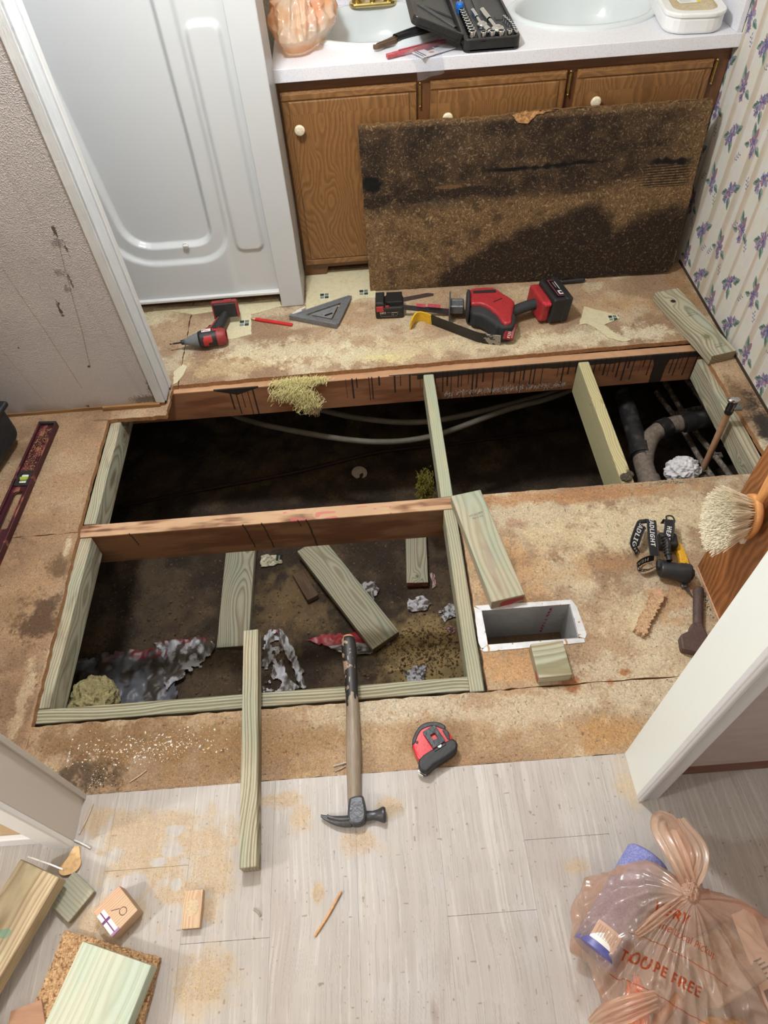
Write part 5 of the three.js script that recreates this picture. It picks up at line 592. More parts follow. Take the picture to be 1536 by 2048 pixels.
// ------------------------------------------------------------------ tape measure, level, black case
{
  const t = thing('tape_measure', 'red and black tape measure lying on its side at the vinyl edge', 'tape measure', [.068, .001, -.522]), P = (l) => l;
  part('case', up(smooth([[-.046, .0], [-.044, -.022], [-.026, -.046], [.0, -.054], [.026, -.048], [.044, -.024], [.046, .004], [-.01, .042], [-.03, .034]], 4), .034, .003, .006, [], 4), M(0xcf2230, .32, { bump: .0002 }), t, 'red case');
  part('bumper', up(smooth([[-.034, .026], [.02, -.004], [.047, -.014], [.056, -.004], [.052, .012], [.0, .042], [-.022, .056], [-.036, .046]], 4), .0385, .001, .006, [], 4), M(0x202328, .55, { bump: .0006 }), t, 'black rubber bumper'); part('bumper_band', [up(smooth([[-.03, -.047], [-.006, -.058], [.022, -.054], [.034, -.044], [.03, -.036], [.006, -.046], [-.02, -.04], [-.03, -.03], [-.042, -.008], [-.048, -.01]], 3), .036, .002, .003), up([[.03, -.042], [.04, -.03], [.042, -.01], [.034, -.012], [.024, -.034]], .036, .002, .003)], M(0x26292e, .5, { bump: .0005 }), t);
  part('belt_clip', [X(up([...rrect(.034, .046, .003)], .0022, 0, .0007, [rrect(.014, .016, .002, 0, 0)]), [.004, .042, -.02], [R(-3), R(28), 0]), X(rb(.03, .002, .006, .0008), [.015, .04, .004], [0, R(28), 0])], M(0x2a2d30, .3, { metalness: .6, bump: .0003 }), t, 'dark steel belt clip'); part('clip_screw', cyl(.005, .005, .003, [.014, .0415, .001], [0, 0, 0], 16), brightM, t);
  part('hook', [X(rb(.012, .016, .0016, .0005), [-.034, .014, .056], [0, R(-30), 0]), X(rb(.02, .0008, .012, .0003), [-.028, .018, .048], [0, R(-30), 0])], M(0xd8d8d4, .3, { metalness: .5 }), t, 'pale end hook'); part('screw', cyl(.003, .003, .002, [-.036, .0375, -.012]), M(0x101012, .5), t); part('screw', cyl(.003, .003, .002, [-.012, .0375, .03]), M(0x101012, .5), t); part('screw', cyl(.003, .003, .002, [.043, .0375, -.003]), M(0x101012, .5), t);
}
{
  const a = [-1.122, 0, -1.72], t = thing('spirit_level', 'dark red spirit level dusted with sawdust, on the subfloor by the gray wall', 'level', a, R(-4)), mr = TM(rep(tex(256, 256, (u, v) => { const n = fbm(u * 6, v * 6, 4, 241); return n > .62 ? mixc([84, 30, 36], [160, 126, 92], sstep(.62, .75, n) * .6) : mixc([48, 14, 22], [70, 22, 32], n); }), 4), .42), w = .056, L = .62;
  part('flange', rb(.007, .024, L, .002, [-w / 2, .0125, L / 2]), mr, t); part('flange', rb(.007, .024, L, .002, [w / 2, .0125, L / 2]), mr, t);
  part('web', up(rrect(w - .004, L - .004, .002, 0, L / 2), .006, .009, .001, [rrect(.03, .05, .004, 0, .245), rrect(.03, .15, .01, 0, .37), rrect(.03, .05, .004, 0, .52)]), mr, t); part('end_cap', rb(w + .006, .026, .01, .003, [0, .0135, .0]), blk, t);
  part('vial_frame', [up(rrect(.048, .062, .004, 0, .245), .012, .008, .002, [rrect(.03, .044, .003, 0, .245)])], blk, t); part('vial_plate', up(rrect(.034, .048, .003, 0, .245), .004, .008, .001), M(0xe4e8e6, .4), t, 'white vial holder'); part('vial', X(cyl(.007, .007, .026, [0, 0, 0], [0, 0, PI / 2], 20), [.002, .016, .245]), M(0x9cb04a, .1), t, 'green vial');
  single('sawdust', null, null, (() => { const r = rng(242), l = []; for (let i = 0; i < 320; i++) { const z = .02 + r() * .2, x = (r() - .5) * .04; l.push(X(new THREE.TetrahedronGeometry(.0012 + r() * .0012), [a[0] + x * Math.cos(R(4)) - z * Math.sin(R(4)), .0162, a[2] + z * Math.cos(R(4)) + x * Math.sin(R(4))], [r() * 6, r() * 6, 0])); } return l; })(), M(0xa88a64, .9)).userData = { label: 'sawdust heaped in the channel of the red level', category: 'sawdust', kind: 'stuff' };
}
{
  const t = thing('tool_bag', 'black rounded plastic case at the wall, cut off by the picture edge', 'case', [-1.36, .0, -1.6]);
  part('body', X(rb(.32, .2, .22, .045), [0, .12, 0], [0, R(-12), 0]), M(0x1d2126, .5, { bump: .001 }), t); part('rim', X(rb(.33, .02, .23, .009), [0, .16, 0], [0, R(-12), 0]), M(0x16191c, .5), t); for (const [x, z] of [[-.1, -.07], [.1, -.07], [-.1, .07], [.1, .07]]) part('foot', cyl(.014, .012, .026, [x, .013, z]), blk, t);
}
// ------------------------------------------------------------------ tall cabinet and brush
{
  const dT = rep(tex(512, 1024, (u, v) => { const w = (fbm(u * 4, v * 3, 3, 251) - .5) * .5, kn = Math.hypot((u - .62) * 1.0, (v - .42) * .5), r = (u + w * .3) * 26 + .9 / (kn + .12), f = r - Math.floor(r), p = noise(u * 300, v * 16, 252); let c = mixc([128, 80, 46], [172, 118, 72], f < .6 ? f * 1.4 : (1 - f) * 2); c = mixc(c, [112, 58, 26], .45 * sstep(.6, .9, p)); c = mixc(c, [86, 44, 22], .8 * sstep(.032, .015, kn)); return c; }), 2.6, 1.9);
  const dM = TM(dT, .38), t = thing('tall_cabinet', 'reddish brown woodgrain cabinet beside the doorway, a brush hanging on its side', 'cabinet');
  part('side_panel', rb(.018, 2.0, .465, .002, [.847, 1.008, -.732]), dM, t); part('back_panel', rb(.38, 2.0, .012, .002, [1.05, 1.008, -.506]), dM, t); part('front', rb(.39, 1.94, .018, .002, [1.06, 1.03, -.956]), dM, t); part('door', rb(.36, 1.8, .016, .004, [1.06, 1.05, -.973]), dM, t); part('top', rb(.4, .018, .46, .002, [1.05, 2.0, -.732]), dM, t); part('bottom_edge', rb(.003, .004, .46, .0008, [.8365, .009, -.732]), M(0xd8a888, .6), t, 'pale worn bottom edge');
}
{
  const t = thing('bath_brush', 'wooden long-handled bath brush with pale bristles hanging on the brown cabinet', 'brush', [.806, 0, -.872]), wd = TM(rep(tex(128, 256, (u, v) => mixc([190, 130, 76], [222, 164, 104], fbm(u * 20, v * 3, 3, 261))), 6), .5);
  part('handle', grid(40, 20, (u, v) => { const a = v * 2 * PI, s = u, w = lerp(.012, .0145, Math.sin(s * 3)) * (1 - .25 * sstep(.15, 0, s)); return [.008 + .006 * s + .010 * Math.cos(a), .41 + .42 * s, -.012 * s + w * Math.sin(a) * 1.1]; }), TM(wd.map, .5, { side: THREE.DoubleSide }), t);
  part('head', X(lathe([[0, -.009], [.046, -.009], [.05, -.004], [.05, .004], [.046, .009], [0, .009]], 48), [.004, .355, .0], [0, 0, R(90)], [1.28, 1, .86]), wd, t);
  const bm = M(0xfbf3dc, .9, { plain: true }), r = rng(262), rows = [];
  for (let j = 0; j < 14; j++) for (let i = 0; i < 11; i++) { const y = (j / 13 - .5) * .112, z = (i / 10 - .5) * .076; if ((y / .058) ** 2 + (z / .04) ** 2 > 1) continue; const l = []; for (let k = 0; k < 22; k++) { const dy = y * (.55) + (r() - .5) * .018, dz = z * .55 + (r() - .5) * .018, b = [-.006, .355 + y, z], e = [-.072 - r() * .006 + .02 * ((y / .058) ** 2 + (z / .04) ** 2) * .5, .355 + y + dy - .012 * r(), z + dz]; l.push(tube([b, [(b[0] + e[0]) / 2, (b[1] + e[1]) / 2 - .001, (b[2] + e[2]) / 2], e], .0007, 3, 4)); } rows.push(...l); }
  const bs = part('bristles', rows, bm, t); bs.userData.kind = 'stuff';
  part('tag', [X(rb(.012, .034, .02, .003), [.002, .31, .022], [0, 0, 0])], M(0xf0f2f2, .4), t, 'white tag'); part('hanging_cord', tube([[.014, .83, -.012], [.02, .9, -.006], [.03, .96, .0]], .002, 12, 6), M(0xd8ccb8, .8), t);
  part('hook', [cyl(.003, .003, .03, [.017, .96, 0], [0, 0, PI / 2])], brightM, t);
}
// ------------------------------------------------------------------ below the floor
const pipeM = TM(rep(tex(256, 256, (u, v) => { const n = fbm(u * 8, v * 8, 4, 301); return mixc(mixc([30, 30, 32], [48, 46, 46], n), [96, 90, 84], .6 * sstep(.5, .8, n)); }), 6), .42), dusty = TM(rep(tex(256, 256, (u, v) => mixc([92, 82, 74], [146, 134, 122], fbm(u * 14, v * 14, 4, 302))), 8), .9);
{
  const t = thing('drain_pipe', 'black plastic drain pipe with a curved wye elbow below the right opening', 'pipe'), y = -.30;
  part('pipe', tube([[1.01, y, -2.3], [.985, y, -1.95], [.962, y, -1.62]], .034, 30, 24), pipeM, t); part('pipe', tube([[.962, y, -1.63], [.955, y, -1.56], [.952, y, -1.35]], .034, 12, 24), dusty, t);
  part('elbow', tube([[.958, y, -1.60], [.985, y + .002, -1.665], [1.03, y + .004, -1.735], [1.10, y + .006, -1.775], [1.16, y + .008, -1.785]], .033, 40, 24), dusty, t); part('branch', tube([[1.15, y + .008, -1.784], [1.25, y + .012, -1.795], [1.5, y + .02, -1.82]], .034, 20, 24), pipeM, t);
  const ring = (p, q, r) => { const d = V3(q[0] - p[0], q[1] - p[1], q[2] - p[2]), L = d.length(), g = cyl(r, r, L, [0, 0, 0], [0, 0, 0], 30), m = new THREE.Matrix4().makeRotationFromQuaternion(new THREE.Quaternion().setFromUnitVectors(V3(0, 1, 0), d.normalize())); g.applyMatrix4(m); X(g, [(p[0] + q[0]) / 2, (p[1] + q[1]) / 2, (p[2] + q[2]) / 2]); return g; };
  part('hub', ring([.968, y, -1.69], [.960, y, -1.64], .039), pipeM, t); part('hub', ring([.955, y, -1.53], [.953, y, -1.49], .039), dusty, t); part('hub', ring([1.06, y + .005, -1.757], [1.10, y + .006, -1.774], .039), pipeM, t); part('hub', ring([1.165, y + .008, -1.786], [1.2, y + .009, -1.789], .039), pipeM, t);
}
const tp = TM(rep(tex(256, 128, (u, v) => { const n = fbm(u * 16, v * 16, 4, 303); return n > .6 ? [150, 140, 130] : mixc([96, 86, 76], [132, 120, 106], n); }), 6), .8);
[['dusty water pipe running beside the drain elbow toward the paper wad', [[1.232, -.4, -2.13], [1.247, -.4, -1.95], [1.256, -.4, -1.86], [1.29, -.4, -1.7], [1.33, -.4, -1.5]], .011], ['dusty water pipe with clamps, second from the wallpapered wall', [[1.19, -.42, -2.1], [1.225, -.42, -1.9], [1.24, -.42, -1.72], [1.262, -.42, -1.56], [1.28, -.42, -1.4]], .0105], ['thin dusty water pipe nearest the wallpapered wall', [[1.324, -.4, -2.14], [1.335, -.395, -2.05], [1.348, -.4, -1.93], [1.355, -.4, -1.75], [1.37, -.4, -1.45]], .008], ['dusty cross pipe running toward the wallpapered wall, above its twin', [[1.22, -.42, -1.96], [1.35, -.42, -1.98], [1.6, -.42, -2.0]], .013], ['dusty cross pipe running toward the wallpapered wall, below its twin', [[1.23, -.425, -1.90], [1.35, -.425, -1.915], [1.6, -.425, -1.93]], .011]].forEach(([l, p, r], i) => { const t = thing('water_pipe', l, 'pipe'); part('pipe', tube(p, r, 30, 12), tp, t); if (i < 3) { const a = p[1], b = p[3]; for (const q of [a, b]) part('clamp', [X(new THREE.TorusGeometry(r * 1.25, r * .35, 8, 18), q), rb(r * 1.6, r * 1.2, r * 2.2, .002, [q[0] + r * 1.6, q[1], q[2]])], tp, t); } });
{
  const t = thing('supply_riser', 'upright tan supply pipe topped with a chrome shutoff valve', 'pipe', [1.118, -.245, -1.498]), cpvc = TM(rep(tex(64, 256, (u, v) => mixc([162, 122, 92], [196, 158, 126], fbm(u * 4, v * 8, 3, 304))), 6), .5);
  part('pipe', tube([[0, 0, .0], [0, .14, -.006], [-.002, .285, -.01]], .0105, 12, 16), cpvc, t); part('tee', [tube([[.03, -.012, .09], [0, -.012, 0], [-.03, -.012, -.06]], .0135, 10, 14), cyl(.0135, .0135, .03, [0, .004, 0])], tp, t);
  part('collar', [cyl(.0135, .0125, .018, [-.004, .29, -.006])], M(0x1c1d20, .5), t); part('valve', [cyl(.013, .0135, .03, [-.004, .312, -.006]), X(cyl(.009, .010, .026, [0, 0, 0], [0, 0, PI / 2]), [.012, .306, .0])], M(0x8a8e92, .18, { metalness: .95, plain: true }), t, 'chrome valve body'); part('valve_handle', X(lathe([[0, 0], [.012, 0], [.0165, .006], [.0165, .012], [.010, .016], [0, .016]], 20), [-.004, .326, -.006], [R(-16), 0, 0], [1.2, 1, .8]), M(0xc9cdd0, .14, { metalness: .95, plain: true }), t, 'bright chrome oval handle');
}
const crumple = (rx, ry, rz, seed, amp = .3) => { const g = new THREE.IcosahedronGeometry(1, 24), p = g.attributes.position; for (let i = 0; i < p.count; i++) { const x = p.getX(i), y = p.getY(i), z = p.getZ(i), n = 1 - amp * Math.abs(fbm3(x * 2.4 + seed, y * 2.4, z * 2.4, 3, seed) * 2 - 1) * 1.6 - amp * .5 * Math.abs(noise3(x * 6, y * 6, z * 6, seed + 3) * 2 - 1); p.setXYZ(i, x * rx * n, y * ry * n, z * rz * n); } const m = mergeVertices(g.deleteAttribute('normal') && g.deleteAttribute('uv') ? g : g, 1e-5); m.computeVertexNormals(); return m; };
single('paper_wad', 'crumpled white plastic wad stuffed beside the drain pipe', 'plastic wad', X(crumple(.066, .05, .055, 311, .24), [1.03, -.2, -1.475]), new THREE.MeshPhysicalMaterial({ color: 0xe6e6ea, roughness: .35, transmission: .15, thickness: 0 }));
single('insulation_tuft', 'dark debris wad supporting the white plastic wad', 'debris', X(crumple(.05, .05, .05, 312, .4), [1.045, -.27, -1.46]), M(0x5a554c, .9, { bump: .002 }));
[['gray flexible pipe sagging across the far opening, the lower of two', [[-.85, -.2, -2.2], [-.575, -.28, -2.01], [-.31, -.30, -1.905], [-.018, -.305, -1.825], [.186, -.30, -1.823], [.5, -.28, -1.915], [.76, -.27, -1.985], [1.1, -.24, -2.2]]], ['gray flexible pipe sagging across the far opening, the upper of two', [[-.6, -.22, -2.2], [-.231, -.29, -2.015], [0, -.3, -1.935], [.194, -.30, -1.908], [.489, -.295, -1.954], [.8, -.27, -2.02], [1.1, -.25, -2.15]]]].forEach(([l, p]) => single('flexible_pipe', l, 'pipe', tube(p, .0115, 90, 12), TM(rep(tex(64, 64, (u, v) => mixc([70, 66, 58], [98, 92, 82], fbm(u * 5, v * 5, 3, 305))), 5), .7)));
single('pipe_cap', 'round white plastic cap lying on the dark soil', 'cap', X(lathe([[0, .012], [.028, .011], [.031, .006], [.031, 0], [0, 0]], 30), [-.107, -.8, -2.1], [R(12), 0, R(-6)], 1.2), M(0xcfcabd, .5));
single('red_cable', 'dull red cable snaking over the dark soil', 'cable', tube([[-1.2, -.78, -2.0], [-.8, -.775, -2.06], [-.4, -.775, -2.12], [0, -.77, -2.2], [.4, -.77, -2.22], [.9, -.77, -2.26]], .008, 60, 8), M(0x3a2020, .7));
const film = (lab, pts, col, seed, o = {}) => { // torn pieces of printed vapour barrier lying over the soil
  const xs = pts.map((p) => p[0]), zs = pts.map((p) => p[1]), s = shape(jag(pts, .012, .02, seed)), tri = new THREE.ShapeGeometry(s), bb = [Math.min(...xs), Math.max(...xs), Math.min(...zs), Math.max(...zs)];
  const inside = (x, z) => { let c = false; for (let i = 0, j = pts.length - 1; i < pts.length; j = i++) if ((pts[i][1] > z) !== (pts[j][1] > z) && x < (pts[j][0] - pts[i][0]) * (z - pts[i][1]) / (pts[j][1] - pts[i][1]) + pts[i][0]) c = !c; return c; };
  const N = 70, P = [], I = [], U = [], map2 = {}; const put = (i, j) => { const k = i + ',' + j; if (map2[k] !== undefined) return map2[k]; const u = i / N, v = j / N, x = lerp(bb[0], bb[1], u), z = lerp(bb[2], bb[3], v); P.push(x, soilH(x, z) + .008 + (o.lift || .006) * Math.abs(fbm(x * 14 + seed, z * 8, 3, seed) * 2 - 1) * 2 + (o.rise ? o.rise * sstep(bb[3] - .1, bb[3], z) : 0), z); U.push(u, v); return map2[k] = P.length / 3 - 1; };
  for (let j = 0; j < N; j++) for (let i = 0; i < N; i++) { const x = lerp(bb[0], bb[1], (i + .5) / N), z = lerp(bb[2], bb[3], (j + .5) / N), w = (noise(x * 60, z * 60, seed) - .5) * .02; if (!inside(x + w, z + w) || (o.holes && fbm(x * 24, z * 24, 3, seed + 4) > o.holes)) continue; const a = put(i, j), b = put(i + 1, j), c = put(i, j + 1), d = put(i + 1, j + 1); I.push(a, c, b, b, c, d); }
  const g = new THREE.BufferGeometry(); g.setAttribute('position', new THREE.Float32BufferAttribute(P, 3)); g.setAttribute('uv', new THREE.Float32BufferAttribute(U, 2)); g.setIndex(I); g.computeVertexNormals(); return single('plastic_film', lab, 'plastic sheet', g, typeof col === 'number' ? M(col, .4, { side: THREE.DoubleSide, bump: .001 }) : TM(col, .4, { side: THREE.DoubleSide }), null, true);
};
const dirtyT = (base, seed, redEdge) => tex(256, 256, (u, v) => { const n = fbm(u * 9, v * 7, 4, seed), k = noise(u * 8, v * 60, seed + 1); let c = mixc(base, [70, 60, 50], sstep(.42, .62, n) * .85); c = mixc(c, [170, 172, 180], .5 * sstep(.75, .95, k) * sstep(.4, .2, n)); if (redEdge && v < .07 + .08 * n) c = mixc(c, [128, 44, 46], .7 * sstep(.3,.6,noise(u*14,v*14,seed+7))); if (redEdge === 2 && v < .5 + .1 * n) c = mixc(c, [156, 44, 48], .85); return c; });
film('gray dirty plastic sheet with a red torn edge beside the olive insulation wad', [[-1.3, -1.23], [-1.05, -1.27], [-.9, -1.27], [-.86, -1.17], [-.82, -1.0], [-.9, -.9], [-1.3, -.9]], dirtyT([108, 110, 118], 321, 1), 321, { lift: .016 }); film('clear dirty plastic flap with a red and white printed edge by the wide board', [[-.96, -1.30], [-.76, -1.3], [-.70, -1.25], [-.70, -1.22], [-.80, -1.14], [-.87, -1.08], [-.9, -1.2]], dirtyT([176, 178, 184], 322, 1), 322, { lift: .02 });
film('torn white plastic with a red patch right of the wide board', [[-.50, -1.31], [-.43, -1.29], [-.44, -1.2], [-.42, -1.1], [-.36, -1.05], [-.5, -1.04], [-.52, -1.2]], dirtyT([190, 192, 200], 323, 1), 323, { holes: .56 }); film('long twisted white plastic strip on the soil', [[-.46, -1.30], [-.44, -1.30], [-.40, -1.22], [-.36, -1.12], [-.345, -1.05], [-.37, -1.05], [-.40, -1.15], [-.45, -1.24]], dirtyT([190, 192, 198], 324), 324, { lift: .03 });
film('red and white printed plastic torn under the hammer handle', [[-.36, -1.265], [-.2, -1.27], [-.08, -1.26], [-.02, -1.21], [-.1, -1.17], [-.2, -1.18], [-.3, -1.235]], dirtyT([188, 190, 198], 325, 2), 325, { lift: .015 }); film('white printed plastic scrap beside the diagonal board', [[-.18, -1.49], [-.06, -1.50], [-.05, -1.46], [-.08, -1.39], [-.14, -1.41]], dirtyT([178, 178, 182], 326), 326, { holes: .58 });
film('small folded white plastic scrap below the short board', [[.07, -1.39], [.13, -1.41], [.16, -1.37], [.12, -1.34], [.06, -1.345]], dirtyT([196, 196, 204], 327), 327, { lift: .012, holes: .68 }); film('white plastic scrap with black print near the right joist', [[.18, -1.32], [.24, -1.36], [.26, -1.32], [.2, -1.28]], dirtyT([186, 188, 194], 328), 328, {}); film('pinkish plastic scrap half buried at the right joist', [[.2, -1.25], [.3, -1.27], [.3, -1.23], [.22, -1.22]], dirtyT([190, 140, 148], 329), 329, { holes: .55 }); film('tiny red and white plastic scrap beside the short board', [[.165, -1.51], [.185, -1.51], [.18, -1.45], [.165, -1.44]], dirtyT([190, 150, 156], 330), 330, { holes: .6 }); film('small pale plastic scrap at the near edge of the soil', [[.02, -1.09], [.11, -1.10], [.1, -1.03], [.03, -1.03]], dirtyT([176, 176, 184], 331), 331, { holes: .62 });
film('linoleum scrap with a green square dropped on the soil under the middle joist', [[-.55, -1.67], [-.45, -1.66], [-.45, -1.61], [-.55, -1.61]], tex(128, 64, (u, v) => u > .7 && v > .1 && v < .7 && Math.abs(u - .84) > .02 ? [50, 70, 60] : fbm(u * 12, v * 8, 3, 332) > .5 ? [150, 140, 116] : [196, 190, 168]), 332, {});
// clods
{ const r = rng(341), g = new THREE.DodecahedronGeometry(1, 1), p = g.attributes.position; for (let i = 0; i < p.count; i++) { const k = .8 + .4 * noise3(p.getX(i) * 2, p.getY(i) * 2, p.getZ(i) * 2, 3); p.setXYZ(i, p.getX(i) * k, p.getY(i) * k * .7, p.getZ(i) * k); } g.computeVertexNormals(); const N = 2600, im = new THREE.InstancedMesh(g, M(0x6e5a42, .95, {}), N), o = new THREE.Object3D(), c = new THREE.Color(); for (let i = 0; i < N; i++) { const near = r() < .3, x = near ? .12 + (r() + r() - 1) * .22 : -1.2 + r() * 1.6, z = near ? -1.15 + (r() + r() - 1) * .16 : -1.75 + r() * .8, s = .002 + .008 * r() * r() * r(); o.position.set(x, soilH(x, z) + s * .3, z); o.rotation.set(r() * 6, r() * 6, r() * 6); o.scale.setScalar(s); o.updateMatrix(); im.setMatrixAt(i, o.matrix); const k = .55 + r() * .6; near ? c.setRGB(k * 1.25, k * 1.2, k * 1.0) : c.setRGB(k, k, k); im.setColorAt(i, c); } im.name = numbered('soil_clods'); scene.add(im); tag(im, 'crumbled clods of soil scattered under the opening', 'soil', null, 'stuff'); }
// fibres: curved hairs gathered in a cushion
function fibres(name, lab, cat, n, at, col, seed, len = .03, w = .0012) { const r = rng(seed), P = [], N = []; for (let i = 0; i < n; i++) { const c = at(r), d = [r() - .5, r() - .5, r() - .5], e = [r() - .5, r() - .5, r() - .5]; let prev = null; for (let k = 0; k <= 4; k++) { const s = k / 4 - .5, q = [c[0] + len * (d[0] * s + e[0] * (s * s - .1)), c[1] + len * (d[1] * s + e[1] * (s * s - .1)), c[2] + len * (d[2] * s + e[2] * (s * s - .1))]; if (prev) P.push(prev[0] - w, prev[1], prev[2], prev[0] + w, prev[1], prev[2] + w, q[0] + w, q[1], q[2], prev[0] - w, prev[1], prev[2], q[0] + w, q[1], q[2], q[0] - w, q[1] + w, q[2]); prev = q; } } const g = new THREE.BufferGeometry(); g.setAttribute('position', new THREE.Float32BufferAttribute(P, 3)); g.computeVertexNormals(); return tag(part(name, g, M(col, .95, { side: THREE.DoubleSide, plain: true }), scene), lab, cat, null, 'stuff'); }
const gauss = (r) => (r() + r() + r()) / 1.5 - 1;
fibres('insulation', 'tuft of yellow fiberglass insulation caught on the far rim joist', 'insulation', 4200, (r) => { const k = r(); return k < .5 ? [-.27 + gauss(r) * .13, -.012 + gauss(r) * .016, -1.868 + gauss(r) * .017] : k < .8 ? [-.30 + gauss(r) * .1, -.045 + gauss(r) * .045, -1.846 + gauss(r) * .016] : [-.25 + gauss(r) * .07, -.09 + gauss(r) * .06, -1.842 + gauss(r) * .016]; }, 0xe2daa0, 351, .045, .0005);
fibres('insulation', 'dusty tan lint hanging below the yellow insulation tuft', 'insulation', 500, (r) => [-.232 + gauss(r) * .03, -.125 + gauss(r) * .03, -1.838 + gauss(r) * .016], 0x9a8462, 352, .03, .0006);
fibres('insulation', 'dim clump of yellow insulation hanging in the far opening by the narrow joist', 'insulation', 1200, (r) => [.16 + gauss(r) * .035, -.42 + gauss(r) * .12, -1.66 + gauss(r) * .06], 0x6e6624, 353, .05, .0014);
single('insulation_wad', 'rounded olive wad of old insulation in the nearest corner of the hole', 'insulation', X(crumple(.075, .07, .085, 354, .22), [-.845, -.16, -.775]), TM(rep(tex(128, 128, (u, v) => mixc([104, 98, 66], [168, 158, 116], fbm(u * 10, v * 10, 4, 355))), 8), .95, { bumpMap: reliefT, bumpScale: .006 }));
fibres('cobwebs', 'fluffy dust and cobwebs hanging from the dripping rim joist', 'dust', 420, (r) => [.25 + r() * .45, -.115 + gauss(r) * .016, -1.858 + gauss(r) * .008], 0x8f857a, 356, .03, .0005);
// ------------------------------------------------------------------ sawdust, chips, litter
function chips(name, lab, n, at, cols, seed, s0, s1, flat = .4) { const r = rng(seed), g = new THREE.TetrahedronGeometry(1), im = new THREE.InstancedMesh(g, M(0xffffff, .9, { plain: true }), n), o = new THREE.Object3D(), c = new THREE.Color(); for (let i = 0; i < n; i++) { const [x, y, z] = at(r), s = s0 + (s1 - s0) * r() * r(); o.position.set(x, y + s * flat * .4, z); o.rotation.set(0, r() * 6.3, 0); o.scale.set(s * (1 + r() * .8), s * flat, s); o.updateMatrix(); im.setMatrixAt(i, o.matrix); im.setColorAt(i, c.set(cols[Math.floor(r() * cols.length)])); } im.name = numbered(name); scene.add(im); return tag(im, lab, 'sawdust', null, 'stuff'); }
chips('sawdust', 'light sawdust scattered over the vinyl planks by the left jamb', 14000, (r) => { for (let k = 0; k < 40; k++) { const x = -.78 + r() * 1.1, z = -.478 + r() * .4; if (dustAt(x, z) > .25 + r() * .7) return [x, .0045, z]; } return [-.55 + r() * .1, .0045, -.36]; }, [0xcfb088, 0xdabf98, 0xbf9c70, 0xc8ab84], 361, .0004, .0013);
chips('sawdust', 'sawdust along the cut edge of the subfloor beside the vinyl', 9000, (r) => { const x = -.74 + r() * 1.24; return [x, .0003, -.49 - Math.pow(r(), 1.7) * .11]; }, [0xc89a60, 0xd6ac74, 0xb88850], 362, .0004, .0012);
chips('debris', 'white and pale flakes strewn on the subfloor in front of the hole', 420, (r) => { const x = -.62 + gauss(r) * .3, z = -.585 + gauss(r) * .06; return [clamp(x, -.8, .48), .0004, clamp(z, -.655, -.49)]; }, [0xe8e2d4, 0xf0ece4, 0xdcc8a0, 0xd2d6d8], 363, .0008, .0034, .3);
chips('debris', 'dark chips and brown crumbs strewn on the right part of the subfloor', 900, (r) => { for (;;) { const x = .24 + r() * 1.0, z = -.5 - r() * .77; if (x < .5 && z > -.91 && z < -.75) continue; return [x, .0004, z]; } }, [0x6b4a2e, 0x8a6440, 0x9c7448, 0x54402c], 364, .0005, .0022, .3);
chips('debris', 'bark-colored crumbs strewn on the left part of the subfloor', 420, (r) => [-1.3 + r() * .36, .0004, -1.7 + r() * 1.15], [0x7a5836, 0x9a744a, 0xc09a68, 0x54402c], 365, .0005, .0022, .3);
chips('debris', 'dark crumbs piled against the left door jamb', 260, (r) => [-.735 + Math.abs(gauss(r)) * .07, .0006, -.5 - Math.abs(gauss(r)) * .07], [0x3a3026, 0x5a4630, 0x8a6a42, 0xc0bcb0], 366, .0008, .003, .4);
chips('debris', 'greenish crumbs on the subfloor edge above the middle joist', 130, (r) => [.86 + gauss(r) * .12, .0006, -1.268 + gauss(r) * .012], [0x5c6a58, 0x76806c, 0x98a08c, 0x6a5038], 367, .001, .0034, .4);
chips('debris', 'small chips strewn across the far strip of subfloor', 260, (r) => [-.68 + r() * 1.9, .0004, -2.3 + r() * .4], [0x6b4a2e, 0xcbb890, 0xd8ccaa, 0x54402c], 368, .0005, .002, .3);
chips('debris', 'gray lint and crumbs along the foot of the brown cabinet', 160, (r) => [.832 - Math.abs(gauss(r)) * .02, .0006, -.95 + r() * .3], [0x5c5f58, 0x8a8478, 0x4a4036, 0x6d5a40], 369, .0008, .003, .5);
// bark flakes stuck to the joist end
single('bark', 'dark curl of bark on the near end of the yellowish joist', 'bark', [X(crumple(.02, .008, .018, 371, .4), [.745, -.012, -1.312]), X(crumple(.012, .006, .014, 372, .4), [.762, -.014, -1.325])], M(0x4c4438, .8));
